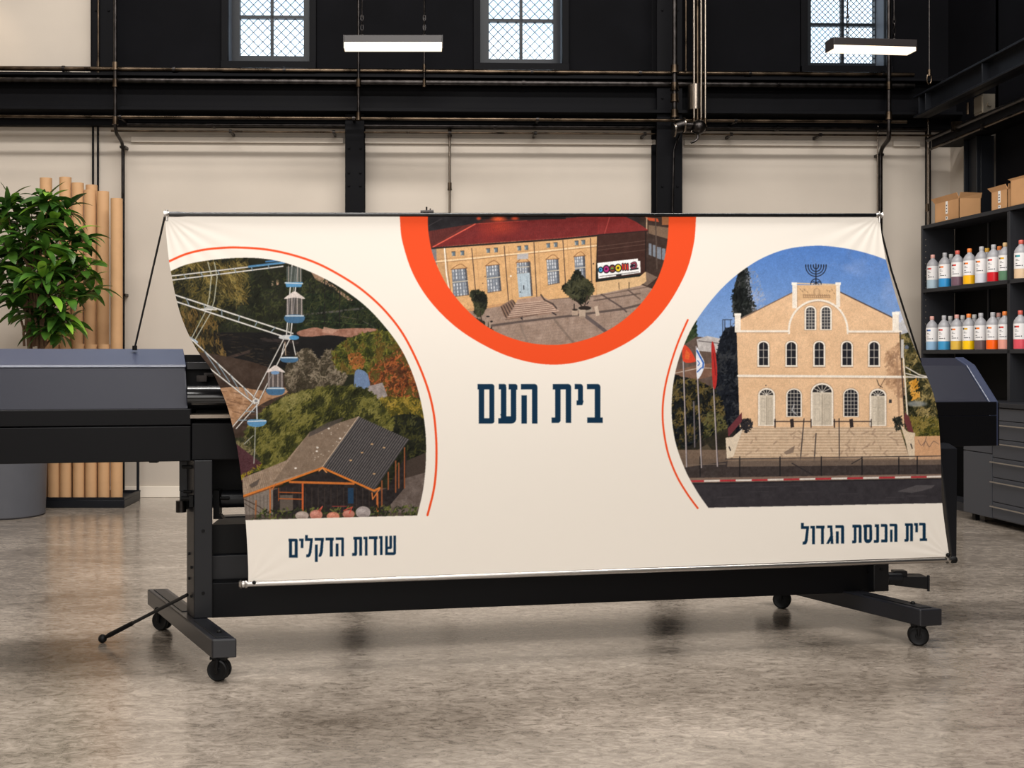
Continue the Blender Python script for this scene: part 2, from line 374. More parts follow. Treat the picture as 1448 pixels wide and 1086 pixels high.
def photo_fairground(A):
    A.poly([(225, 360), (610, 360), (610, 740), (225, 740)], (36, 38, 24), noise=30, ns=14)
    # dark lawn and lake behind
    A.poly([(420, 415), (600, 415), (600, 470), (420, 475)], (30, 43, 24), noise=16, ns=8)
    A.leaves([(400, 385), (450, 395), (520, 430), (560, 470), (430, 462), (405, 440)], 500, [(22, 28, 16), (34, 42, 22), (58, 64, 34)], 5, 1.4)
    A.poly([(440, 385), (452, 389), (500, 425), (494, 426), (470, 407), (446, 395)], (176, 142, 116), noise=40, ns=3)
    A.rect(384, 397, 386.5, 404, (205, 175, 150)); A.rect(391, 396, 394, 403, (205, 165, 135))
    A.line([(430, 445), (470, 441), (513, 436)], 3.0, (96, 92, 88), .8); A.line([(360, 460), (430, 452), (520, 460)], .8, (110, 130, 70), .7)
    A.line([(480, 447), (510, 452), (529, 463)], 1.0, (120, 110, 100), .8)
    A.line([(459.3, 394), (459, 458)], 1.6, (30, 28, 27)); A.line([(480.5, 407), (480, 460)], 1.6, (36, 33, 31))
    A.poly([(300, 470), (420, 470), (540, 478), (540, 520), (300, 520)], (24, 22, 22), noise=12, ns=10)
    A.poly(smooth([(421, 469), (445, 463), (462, 466), (500, 464), (532, 465), (531, 472), (505, 478), (468, 474), (440, 476), (424, 475)], 5, True), (174, 124, 104), noise=60, ns=5)
    A.poly([(458, 462), (466, 464), (480, 466), (470, 472), (455, 470)], (216, 168, 146), .8)
    A.line([(310, 510), (335, 502), (352, 497)], 4, (88, 70, 62), .7); A.line([(370, 480), (420, 484)], 5, (70, 58, 55), .7)
    A.leaves([(330, 372), (480, 400), (560, 462), (440, 462), (300, 470)], 1600, [(20, 24, 14), (30, 36, 20), (44, 52, 28), (66, 70, 38)], 4, 1.1, a=.8)
    A.leaves([(300, 470), (420, 478), (420, 530), (300, 520)], 300, [(18, 16, 14), (40, 34, 28), (70, 58, 44)], 7, .9, ang=.1, spread=.5, a=.7)
    # palms and scrub to the left
    A.leaves([(228, 365), (350, 360), (352, 420), (300, 470), (262, 500), (236, 430)], 2600, [(24, 24, 14), (44, 42, 20), (72, 66, 32), (112, 98, 50)], 7, 1.0, ang=1.9)
    A.leaves([(262, 372), (352, 372), (344, 400), (350, 432), (300, 405)], 420, [(70, 60, 26), (120, 100, 48), (164, 142, 78)], 9, .9, ang=.95, spread=.8)
    A.leaves([(250, 440), (300, 440), (320, 505), (275, 500)], 420, [(40, 34, 20), (88, 70, 34), (128, 100, 52)], 8, 1.1, ang=1.4, spread=.7)
    # bare ground left
    A.poly(smooth([(270, 500), (330, 506), (380, 520), (415, 545), (400, 600), (345, 640), (320, 620), (290, 540)], 5, True), (74, 58, 48), noise=40, ns=9)
    A.poly(smooth([(298, 556), (330, 547), (370, 552), (402, 548), (405, 556), (376, 568), (345, 588), (322, 610), (306, 590)], 5, True), (190, 146, 110), noise=70, ns=6)
    for q in range(46):
        x, y = 300+A.rs.rand()*80, 552+A.rs.rand()*46; A.line([(x, y), (x+9, y+2+A.rs.randn())], 1.1, (128, 92, 68), .7)
    # grey bushes and autumn trees
    A.leaves(smooth([(404, 520), (420, 500), (436, 492), (452, 508), (462, 494), (482, 502), (492, 530), (470, 556), (410, 556)], 4, True), 900, [(62, 54, 40), (104, 92, 76), (148, 134, 114)], 4.5, 1.3, base=(74, 66, 50))
    A.leaves(smooth([(470, 500), (486, 482), (520, 470), (548, 470), (570, 500), (560, 540), (500, 530), (476, 520)], 4, True), 1300, [(48, 54, 18), (88, 92, 30), (128, 124, 48), (112, 88, 36)], 4, 1.4, base=(66, 66, 28))
    A.leaves(smooth([(530, 516), (552, 502), (570, 490), (586, 530), (594, 560), (560, 576), (528, 560), (520, 536)], 4, True), 1000, [(84, 44, 24), (150, 78, 38), (196, 108, 58), (96, 84, 34)], 3.6, 1.4, base=(94, 62, 30))
    A.leaves(smooth([(492, 502), (508, 500), (516, 516), (500, 522)], 4, True), 140, [(150, 90, 44), (190, 120, 60)], 3.6, 1.3)
    A.poly(smooth([(502, 526), (511, 523), (520, 530), (523, 548), (514, 553), (502, 552)], 5, True), (122, 146, 184))
    A.poly([(521, 546), (541, 541), (548, 560), (530, 568), (519, 556)], (168, 156, 152), noise=50, ns=3)
    A.leaves(smooth([(534, 566), (566, 562), (596, 566), (598, 600), (570, 612), (536, 604)], 4, True), 900, [(84, 78, 24), (140, 122, 40), (184, 154, 62)], 4.5, 1.2, base=(90, 82, 34))
    A.leaves(smooth([(540, 600), (604, 596), (606, 700), (560, 700)], 4, True), 900, [(22, 26, 16), (40, 44, 22), (70, 70, 34)], 5, 1.4, base=(32, 34, 20))
    # the large green bush
    bush = smooth([(352, 642), (346, 612), (362, 590), (392, 566), (432, 552), (480, 546), (520, 552), (546, 580), (556, 606), (520, 640), (440, 654), (372, 664)], 5, True)
    A.leaves(bush, 5200, [(40, 42, 16), (66, 68, 26), (98, 96, 40), (130, 124, 60)], 5.5, 1.3, ang=-.9, spread=1.0, base=(58, 60, 26))
    A.leaves([(394, 566), (430, 552), (440, 562), (400, 584)], 260, [(120, 116, 60), (150, 142, 82)], 5, 1.2, ang=-.9)
    A.leaves([(330, 620), (350, 618), (368, 650), (350, 690), (338, 690)], 300, [(50, 54, 30), (110, 104, 60), (140, 130, 90)], 4, 1.2, base=(60, 58, 38))
    A.poly([(332, 626), (370, 655), (366, 668), (344, 694), (336, 680)], (86, 50, 56), noise=40, ns=1.5)
    A.leaves([(340, 672), (370, 656), (366, 676), (344, 690)], 160, [(40, 52, 24), (80, 86, 34), (170, 150, 40)], 3, 1.2)
    A.mul([(220, 350), (620, 350), (620, 745), (220, 745)], .84)
    # timber house
    A.rect(340, 690, 600, 742, (86, 74, 66), noise=30, ns=6)
    A.poly([(535, 706), (606, 650), (606, 740), (535, 740)], (98, 86, 80), noise=40, ns=5)
    A.poly([(574, 652), (602, 640), (602, 668), (574, 676)], (62, 52, 46))
    A.poly([(385, 694), (456, 664), (530, 697), (548, 690), (576, 640), (572, 690), (534, 735), (385, 738)], (38, 33, 33), noise=30, ns=4)
    for x in range(396, 526, 9): A.line([(x, 690), (x, 722)], .8, (78, 66, 58), .6)
    A.poly([(396, 700), (414, 700), (414, 722), (396, 724)], (92, 82, 74)); A.rect(492, 690, 500, 712, (32, 58, 84))
    A.poly([(345, 704), (386, 690), (386, 738), (345, 738)], (122, 112, 104), noise=20, ns=2)
    for x in range(348, 386, 5): A.line([(x, 700), (x, 738)], .7, (78, 70, 64), .8)
    A.line([(345, 706), (366, 716), (392, 734)], 1.2, (60, 46, 38)); A.line([(346, 712), (380, 734)], .9, (60, 46, 38))
    A.poly([(507, 589), (456, 660), (344, 701.5), (343, 676), (405, 651), (424, 628), (438, 611)], (150, 129, 110), noise=44, ns=4)
    for k in range(46):
        t = k/45; a = (438+(507-438)*t, 611+(589-611)*t)
        A.line([a, (a[0]-51, a[1]+71)], .7, (96, 82, 70), .65)
    for k in range(24):
        t = k/23; a = (345+60*t, 676-25*t); A.line([a, (a[0]+6, a[1]+24-2*t)] if t < .5 else [a, (a[0]-8, a[1]+26)], .6, (98, 84, 72), .55)
    A.poly([(345, 690), (343, 676), (405, 651), (424, 628), (438, 611), (425, 600), (400, 640), (352, 664)], (66, 66, 30), 0)
    A.poly([(352, 686), (362, 680), (368, 676), (364, 686), (356, 690)], (84, 74, 68), .9)
    for q in range(26):
        x, y = 440+A.rs.rand()*56, 600+A.rs.rand()*50
        if y > 589+(507-x)*.35+2 and y < 660-(x-456)*1.35: A.ell(x, y, .9, .7, (196, 184, 168), .8)
    for (x, y) in ((418, 662), (448, 638), (465, 606), (481, 620), (449, 633)): A.ell(x, y, 1.7, 1.2, (222, 214, 204))
    A.poly([(438, 611), (462, 598), (486, 590), (482, 596), (450, 612), (436, 618)], (74, 66, 62), .85)
    A.poly([(507, 589), (578.5, 621.5), (529, 694), (456, 660)], (66, 63, 65), noise=20, ns=4)
    for k in range(24):
        t = (k+.5)/24; a = (507+71.5*t, 589+32.5*t)
        A.line([a, (a[0]-51*(1-.03*t), a[1]+71.5)], 1.0, (112, 106, 102), .8); A.line([(a[0]+1.2, a[1]+.5), (a[0]-49, a[1]+72)], .9, (38, 36, 38), .8)
    for (x, y) in ((496, 651), (529, 670), (526, 628), (512, 640), (543, 633)): A.ell(x, y, 2.0, 1.1, (186, 150, 110))
    A.line([(507, 589), (456, 660)], 1.4, (176, 156, 136))
    A.line([(344, 701.5), (400, 682), (456, 661.5), (529, 694), (537, 690)], 2.8, (204, 116, 48)); A.line([(344, 704), (400, 684.5)], 1, (120, 66, 30))
    A.line([(410, 681.5), (500, 684)], 3.2, (192, 108, 48)); A.line([(394, 705), (428, 706)], 1.6, (170, 88, 42)); A.line([(394, 696), (428, 697)], 1.2, (170, 88, 42))
    A.line([(428, 684), (428, 723)], 2.6, (190, 92, 46)); A.line([(382, 691), (382, 736)], 2.2, (176, 100, 52)); A.line([(362, 708), (361, 738)], 2.0, (150, 96, 60))
    A.line([(394, 690), (394, 708)], 1.2, (150, 80, 40)); A.line([(533.5, 698), (534, 731)], 2.8, (186, 104, 54)); A.line([(526, 697), (527, 706), (537, 691)], 1.6, (200, 116, 60))
    for x, y0, y1 in ((572, 633, 690), (559.5, 652, 696), (549, 668, 692), (540, 680, 716), (564, 655, 690)): A.line([(x, y0), (x, y1)], 1.8, (140, 80, 48))
    A.line([(451, 666), (456, 662), (462, 668)], 1.6, (210, 140, 80)); A.line([(385, 692), (390, 684)], 1.4, (180, 100, 50))
    A.poly([(346, 728), (600, 724), (600, 742), (346, 742)], (62, 52, 46), .6)
    A.leaves([(372, 720), (600, 714), (600, 740), (348, 741)], 520, [(34, 40, 22), (60, 70, 32), (96, 100, 48)], 4, 1.3)
    for (x, y, rx, ry, c) in ((427, 729, 9.5, 6, (168, 152, 142)), (447, 728, 9, 7, (186, 124, 108)), (471, 730, 9, 6, (190, 122, 100)), (493, 727, 8.5, 6, (178, 116, 100)), (513.5, 724.5, 10.5, 8.5, (158, 148, 146))):
        A.ell(x, y, rx, ry, c); A.ell(x-2, y-2.5, rx*.5, ry*.3, tuple(v+34 for v in c), .6); A.ell(x, y+ry*.6, rx*.7, ry*.3, tuple(v-46 for v in c), .5)
    A.line([(450, 722), (456, 716), (452, 724)], 1.2, (196, 88, 70)); A.line([(486, 722), (498, 717), (494, 726)], 1.2, (196, 70, 60)); A.line([(470, 716), (490, 716)], 1, (150, 60, 54))
    # big wheel
    W = (214, 210, 204)
    def ladder(p, q, r, t, n, w=1.5):
        A.line([p, q], w+1.0, (40, 40, 38), .6); A.line([r, t], w+1.0, (40, 40, 38), .6)
        A.line([p, q], w, W); A.line([r, t], w, W)
        for k in range(1, n):
            u = k/n; A.line([(p[0]+(q[0]-p[0])*u, p[1]+(q[1]-p[1])*u), (r[0]+(t[0]-r[0])*u+4, r[1]+(t[1]-r[1])*u)], 1.4, (126, 140, 150))
    ladder((236, 391), (403, 371.5), (236, 397), (400, 376.5), 7, 1.6)
    A.line([(352, 377), (402, 371)], 3, (74, 128, 172), .9); A.line([(376, 370), (396, 368)], 2, (70, 120, 170))
    A.line([(294, 371), (299, 390), (296, 420), (292, 438), (270, 480)], 1.2, (176, 176, 158)); A.line([(303, 371), (307, 392), (303, 425), (297, 444), (275, 482)], 1.2, (176, 176, 158))
    ladder((238, 414), (414, 471.5), (240, 423.5), (403, 476.5), 7, 1.9)
    A.ell(296, 436, 6, 3.2, (160, 160, 156)); A.line([(285, 437), (306, 438)], 1.6, W)
    A.line([(268, 478), (278, 484)], 4, (170, 188, 206)); ladder((270, 479), (363, 565), (294, 519), (360, 571), 5, 1.7)
    ladder((402, 478), (358, 563), (410, 479), (366, 567), 1, 1.3)
    ladder((405, 475), (413, 375), (411, 475), (421, 376), 1, 1.5); A.line([(408, 470), (418, 380)], .8, (180, 176, 172))
    ladder((358, 569), (326, 607), (366, 570), (334, 606), 3, 1.3)
    A.ell(362, 567, 5, 3.6, (208, 204, 198)); A.ell(362, 567, 2.2, 1.8, (120, 120, 122))
    def cabin(x, y, w, h, full=True):
        if full:
            A.poly([(x-w*.45, y-h*.5), (x+w*.45, y-h*.5), (x+w*.5, y+h*.3), (x-w*.5, y+h*.3)], (92, 86, 86), .75)
            for u in (-.4, -.15, .15, .4): A.line([(x+w*u, y-h*.5), (x+w*u, y+h*.3)], 1.1, (176, 164, 158))
            A.poly(smooth([(x-w*.6, y-h*.42), (x-w*.3, y-h*.6), (x, y-h*.72), (x+w*.3, y-h*.6), (x+w*.6, y-h*.42), (x, y-h*.48)], 3, True), (208, 196, 190))
        A.poly(smooth([(x-w*.52, y+h*.22), (x+w*.52, y+h*.22), (x+w*.42, y+h*.5), (x-w*.42, y+h*.5)], 3, True), (62, 98, 130))
        A.line([(x-w*.5, y+h*.24), (x+w*.5, y+h*.24)], 1.6, (196, 206, 214))
    A.rect(405, 377, 427, 400, (84, 92, 90), .7)
    for u in (408, 421, 425): A.line([(u, 376), (u, 402)], 1.2, (150, 140, 132))
    A.poly([(403, 399), (428, 399), (426, 406), (405, 406)], (84, 138, 180)); A.line([(403, 400), (428, 401)], 1.4, (206, 214, 220))
    cabin(416.5, 438, 25, 36)
    A.ell(408, 477, 14, 3.4, (190, 190, 190)); A.ell(416, 477.5, 7, 3.2, (76, 136, 180))
    A.line([(402, 486), (398, 502)], 1.2, W); A.line([(414, 482), (418, 502)], 1.2, W); cabin(409, 500, 22, 24, False); A.line([(403, 484), (404, 502)], 1.3, (170, 150, 130))
    cabin(389.5, 541, 23, 34); A.ell(389, 527, 6, 2.5, (110, 140, 176))
    A.line([(363, 572), (363.5, 594)], 1.8, (190, 196, 200)); A.poly(smooth([(350, 595), (356, 593), (376, 594), (374, 601), (362, 604), (351, 601)], 3, True), (86, 136, 176)); A.line([(350, 596), (376, 595)], 1.4, (210, 216, 220))
    A.line([(361, 604), (360, 640), (359, 655)], 1.4, (150, 150, 142)); A.line([(345, 628), (358, 616)], 1, (170, 170, 160))

def photo_hall(A):
    A.rect(590, 300, 960, 500, (44, 38, 38), noise=22, ns=8)
    # plaza
    A.poly([(600, 410), (960, 380), (960, 500), (600, 500)], (152, 130, 116), noise=34, ns=7)
    for k in range(34):
        A.line([(640+k*12, 500), (700+k*8.5, 420)], .5, (122, 104, 94), .5)
    for k in range(20):
        y = 424+k*4.2; A.line([(620, y+22), (950, y-16)], .5, (124, 106, 96), .5)
    A.line([(655, 466), (735, 455), (812, 446), (880, 437), (930, 425)], 3.2, (84, 72, 68), .9)
    A.line([(840, 425), (905, 415)], 2.0, (88, 74, 68), .85); A.line([(728, 426), (843, 419), (925, 404)], 1.6, (96, 80, 72), .7)
    A.line([(850, 416), (878, 434), (886, 441)], 2.2, (78, 66, 64), .85); A.line([(888, 410), (905, 423)], 2.0, (86, 72, 66), .8); A.line([(828, 447), (848, 462), (858, 470)], 5, (86, 76, 76), .85)
    A.line([(784, 452), (815, 490)], 3, (118, 102, 92), .7); A.line([(736, 460), (750, 495)], 3, (124, 108, 98), .6)
    # buildings at the right edge
    A.poly([(905, 300), (955, 300), (955, 420), (905, 402)], (58, 44, 38), noise=20, ns=4)
    A.poly([(917, 318), (945, 322), (945, 338), (917, 330)], (116, 94, 76)); A.poly([(912, 307), (930, 309), (932, 314), (918, 312)], (196, 84, 52)); A.rect(936, 305, 950, 318, (150, 98, 64))
    A.line([(914.5, 308), (914.5, 330)], 1.6, (190, 160, 130)); A.line([(927, 310), (929, 380)], 1.8, (82, 68, 60))
    for x0, x1, y in ((917.5, 921.5, 344), (923, 927, 346), (929, 935, 349), (936, 941, 351)): A.poly([(x0, y), (x1, y+.8), (x1, y+18), (x0, y+16)], (118, 124, 134))
    A.poly([(913, 384), (930, 392), (915, 404), (905, 400)], (112, 94, 82), noise=20, ns=3)
    # facade
    A.poly([(612, 350), (700, 342), (790, 336), (846, 332), (843, 417), (790, 422), (715, 431), (655, 442), (600, 450)], (207, 163, 114), noise=22, ns=9)
    A.poly([(610, 352), (617, 352), (619, 400), (610, 390)], (120, 116, 118)); A.poly([(617, 352), (628, 351), (640, 425), (622, 410)], (180, 142, 102), .7)
    A.poly([(843, 396), (905, 390), (913, 382), (914, 398), (905, 404), (843, 417)], (208, 172, 128), noise=14, ns=5)
    A.line([(655, 440), (715, 430)], 4, (178, 134, 96), .7)
    A.line([(617, 370), (672, 365), (715, 360.5), (790, 353), (846, 347)], 2.0, (232, 204, 164)); A.line([(617, 371.6), (672, 366.6), (715, 362), (790, 354.6), (846, 348.6)], .9, (142, 104, 72))
    A.line([(617, 367), (715, 358), (846, 344.6)], .7, (160, 120, 84), .8)
    for (a, b) in (((667, 351), (672.5, 412)), ((713, 348), (719, 425)), ((755, 343), (759, 420)), ((796, 340), (800, 405)), ((835, 337), (837.5, 417))):
        A.line([a, b], 1.2, (74, 58, 50)); A.line([(a[0]+6, a[1]), (b[0]+6, b[1])], .6, (170, 128, 90), .8)
    A.line([(628.5, 351), (631, 385), (636, 416)], 1.8, (236, 228, 214)); A.line([(630, 351), (637.5, 416)], .6, (90, 76, 66))
    def win(P, door=False):
        (x0, y0), (x1, y1), (x2, y2), (x3, y3) = P
        A.poly(P, (116, 122, 132))
        for u in (.1, .3, .5, .7, .88):
            for v in np.arange(.03, .97, .13):
                if abs(v-.47) < .05: continue
                ax = x0+(x1-x0)*u; bx = x3+(x2-x3)*u; ay = y0+(y1-y0)*u; by = y3+(y2-y3)*u
                A.line([(ax+(bx-ax)*v, ay+(by-ay)*v), (ax+(bx-ax)*(v+.06), ay+(by-ay)*(v+.06))], 1.7, (206, 208, 212) if A.rs.rand() > .3 else (150, 156, 166))
        A.poly([(x1-3, y1), (x1, y1), (x2, y2), (x2-3, y2)], (66, 68, 76), .8)
        A.line([((x0+x3)/2, (y0+y3)/2-1), ((x1+x2)/2, (y1+y2)/2-1)], 1.2, (196, 186, 168)); A.line([(x3, y3), (x2, y2)], 1.0, (110, 88, 70))
        A.line(smooth([(x0-.5, y0), ((x0*2+x1)/3, y0-5.2), ((x0+x1*2)/3, y1-5.4), (x1+.5, y1)], 5), 1.0, (140, 98, 64))
        A.line([(x0-1, y0), (x1+1, y1)], 1.0, (120, 84, 58))
    win([(638.5, 381), (659.5, 379), (663.5, 417), (641, 419.5)]); win([(687, 376), (706, 374), (709, 411), (689.5, 414)]); win([(772.5, 367), (789.5, 366), (791.5, 400), (775, 403)]); win([(812, 363), (827, 361.5), (828.5, 396), (814, 398)])
    win([(730.5, 371.5), (748, 370), (749, 386), (731, 387)])
    A.poly([(731, 387), (749, 385.5), (752, 418.5), (734, 420.5)], (170, 184, 194)); A.poly([(748, 370), (750, 370), (753.5, 418.5), (751, 419)], (84, 76, 74))
    A.line([(736, 391), (738, 416)], .7, (130, 146, 158)); A.line([(745, 390), (747, 415)], .7, (130, 146, 158)); A.line([(740.5, 404), (740.8, 409)], 1.4, (46, 48, 54)); A.ell(735.6, 413, .9, .9, (44, 44, 48))
    A.poly([(731.5, 359.5), (747, 358), (747, 366), (731.5, 367)], (176, 172, 172))
    for (x, y) in ((641, 359), (653.5, 358), (690, 354.6), (701, 353.8), (734, 351.4), (744, 350.4), (775, 347.4), (785.5, 346.2), (815, 343.8), (824.5, 342.8)):
        A.poly([(x-2.4, y-3), (x+2.4, y-3.4), (x+2.4, y+2.8), (x-2, y+3.2)], (98, 112, 122)); A.line([(x-2.6, y-3), (x+2.6, y-3.4), (x+2.6, y+3)], .7, (60, 56, 54)); A.line([(x-1.6, y-1), (x-1.4, y+2)], .8, (206, 204, 196))
    A.ell(722.3, 390.4, 1.3, 1.3, (240, 236, 226)); A.ell(686, 391, .8, .8, (70, 50, 40)); A.ell(682.6, 400.6, .8, .8, (70, 50, 40)); A.ell(839, 373, 1, 1.2, (50, 40, 36))
    # brown annexe with billboard
    A.poly([(845, 331), (915, 325), (914, 383), (906, 390), (843, 399)], (60, 37, 31), noise=12, ns=6)
    for y in (343, 348, 356): A.line([(844, y+6), (914, y-3)], .7, (112, 88, 76), .7)
    A.line([(913, 328), (913, 384)], 1.4, (30, 24, 22)); A.line([(845, 333), (843, 398)], 1.6, (38, 28, 26))
    A.poly([(843, 371), (845, 371), (846, 395), (905, 388), (908, 386), (905, 391), (843, 398.5)], (26, 30, 28))
    A.poly([(844.7, 372), (902, 365.6), (902.2, 369), (905.4, 369), (905.6, 385.5), (846.3, 394)], (240, 238, 236))
    A.line([(848, 391), (903, 384.4)], 1.1, (70, 66, 66), .8); A.line([(872, 389.4), (878, 388.6)], 2, (40, 38, 40))
    def blob(x, y, r, c, c2, k=0):
        A.ell(x, y, r+1.4, r*1.28+1.3, (28, 22, 30)); A.ell(x, y, r, r*1.2, c); A.ell(x-.3, y-.2, r*.45, r*.45, c2)
        if k: A.line([(x-r*.4, y+r*.3), (x+r*.7, y+r*.2)], 1.3, (28, 22, 30))
    blob(849.4, 381.6, 2.6, (52, 150, 200), (30, 28, 44)); blob(857.4, 380.6, 3.7, (176, 44, 118), (52, 20, 56)); blob(866, 380, 3.7, (120, 60, 50), (92, 170, 60), 1); blob(874.2, 379, 3.8, (226, 198, 44), (44, 30, 30))
    for x, c in ((880.6, (206, 42, 38)), (884, (220, 90, 50)), (887.4, (200, 44, 44))): A.line([(x, 373.4), (x+.4, 381.4)], 3.2, (34, 18, 24)); A.line([(x, 374), (x+.4, 380.8)], 1.8, c)
    A.line(smooth([(893, 373), (898, 371.4), (899.6, 376), (897, 379.4), (893.4, 378.6), (892.6, 376.4), (896.4, 375.4)], 5), 3.2, (40, 26, 38)); A.line(smooth([(893, 373), (898, 371.4), (899.6, 376), (897, 379.4), (893.4, 378.6)], 5), 1.0, (196, 74, 92)); A.line([(891.6, 381.4), (902, 379.6)], 2.2, (30, 24, 30))
    # red corrugated roof
    A.poly([(604, 327), (672, 316), (612, 350), (604, 352)], (96, 42, 38), noise=14, ns=4)
    A.poly([(612, 349.6), (672, 316.6), (797, 308.5), (830, 306), (884, 306), (900, 314), (917, 325.6), (846, 331.6), (790, 337), (700, 343)], (128, 42, 40), noise=16, ns=6)
    A.ell(706, 321, 18, 8, (214, 74, 44), .75, soft=.9); A.ell(690, 330, 10, 12, (176, 54, 42), .5, soft=.9)
    for k in range(150):
        t = k/149; x = 617+226*t; yb = 349-17.5*t
        yt = max(308-2*t, 349-(x-612)*.55)
        if yb-yt > 2: A.line([(x-1+(yb-yt)*.10, yt+1.5), (x+1, yb-.5)], .6, (70, 24, 26), .75)
    for k in range(34):
        x = 848+k*2; A.line([(x-1, 309 if x < 886 else 309+(x-886)*.5), (x, 331-(x-846)*.08)], .5, (84, 30, 32), .55)
    for k in range(18): A.line([(612+k*2.6, 326-k*.5), (610+k*2.2, 347-k*1.3)], .6, (60, 28, 28), .8)
    A.line([(612, 349.4), (672, 316.8)], 1.6, (214, 92, 74)); A.line([(672, 316.6), (745, 312)], .9, (190, 74, 60), .8); A.line([(862, 307), (855, 330)], 1.0, (186, 80, 72), .8)
    A.line([(612, 351), (700, 344.6), (790, 338.4), (846, 333)], 2.4, (34, 26, 26)); A.line([(846, 332), (916, 326.6)], 1.6, (50, 30, 28))
    A.poly([(604, 300), (690, 300), (672, 315.6), (606, 327)], (36, 33, 36), noise=26, ns=9)
    A.rect(680, 304, 800, 310, (30, 24, 24)); A.ell(705, 309.5, 9, 3, (236, 92, 50), .9, soft=.6); A.ell(677, 309, 3, 2, (226, 80, 44), .8, soft=.5); A.ell(728, 309, 5, 2, (226, 80, 44), .8, soft=.6)
    A.line([(605, 320), (625, 309)], .8, (90, 84, 84), .6)
    # steps
    A.poly([(707, 433), (724, 423), (730, 430), (717, 451), (712, 446)], (130, 104, 88))
    for k in range(6): A.line([(709+k*3.3, 434-k*1.8), (716+k*3.0, 449-k*3.2)], 1.5, (66, 52, 48))
    A.poly([(732, 423.5), (766, 418.5), (776, 424), (791, 441), (775, 444), (718, 451), (728, 432)], (168, 138, 120), noise=18, ns=3)
    for k in range(7):
        t = k/6; A.line([(729-t*11, 431+t*18), (770+t*20, 427+t*14)], 1.0, (110, 86, 76), .9); A.line([(729-t*11, 429.6+t*18), (770+t*20, 425.6+t*14)], .9, (206, 182, 166), .8)
    A.line([(765, 417), (770, 424), (782, 430), (787, 436)], 2.4, (60, 50, 48), .8); A.poly([(735, 449), (739, 447), (739, 453)], (50, 44, 46)); A.line([(781, 442), (786, 445)], 2, (60, 50, 50))
    A.line([(760, 445), (715, 452)], 1, (100, 80, 70))
    # trees and planters
    A.leaves(smooth([(666, 412), (674, 411), (684, 414), (689, 424), (686, 438), (678, 447), (671, 442), (672, 432), (666, 420)], 4, True), 700, [(18, 20, 14), (34, 36, 24), (58, 60, 40)], 3, 1.3, base=(24, 26, 18))
    A.line([(679, 440), (681, 455)], 1.3, (46, 36, 30))
    A.leaves([(664, 450), (676, 451), (690, 458), (697, 468), (680, 464)], 240, [(18, 20, 16), (40, 40, 32)], 3, 1.5)
    A.ell(690, 447.6, 2.6, 1, (40, 36, 36)); A.ell(695, 454.6, 1.8, 1.4, (36, 32, 34)); A.rect(686, 454, 690, 462, (150, 132, 116)); A.rect(691, 456, 694, 464, (156, 136, 120))
    A.leaves(smooth([(817, 381), (823, 392), (833, 398), (840, 408), (832, 420), (824, 428), (814, 424), (800, 414), (795, 406), (806, 398), (810, 390)], 4, True), 1200, [(16, 18, 12), (32, 34, 22), (60, 60, 40)], 4, 1.3, base=(26, 28, 20), spread=2.4)
    A.line([(812, 422), (822, 432), (826, 440)], 1.8, (44, 36, 30)); A.line([(831, 418), (825, 438)], 1.6, (60, 46, 40))
    A.ell(827, 437, 11, 4.5, (150, 136, 122)); A.ell(827, 435.6, 9, 3, (40, 32, 28)); A.rect(819, 438, 828, 448, (176, 156, 138)); A.ell(823.5, 448.4, 4.5, 1.4, (150, 130, 114)); A.rect(809, 438, 817, 446, (172, 150, 132)); A.ell(813, 438, 4, 1.5, (60, 50, 44)); A.line([(812, 430), (812, 438)], 1.4, (30, 26, 26))
    A.poly([(840, 434), (845, 432), (848, 446), (843, 447)], (188, 168, 150)); A.line([(830, 430), (832, 427)], 1.6, (40, 34, 34))
    A.line([(875, 400), (875.5, 409)], .8, (50, 40, 36)); A.line([(889.5, 399), (889.5, 408)], 1, (46, 40, 36))

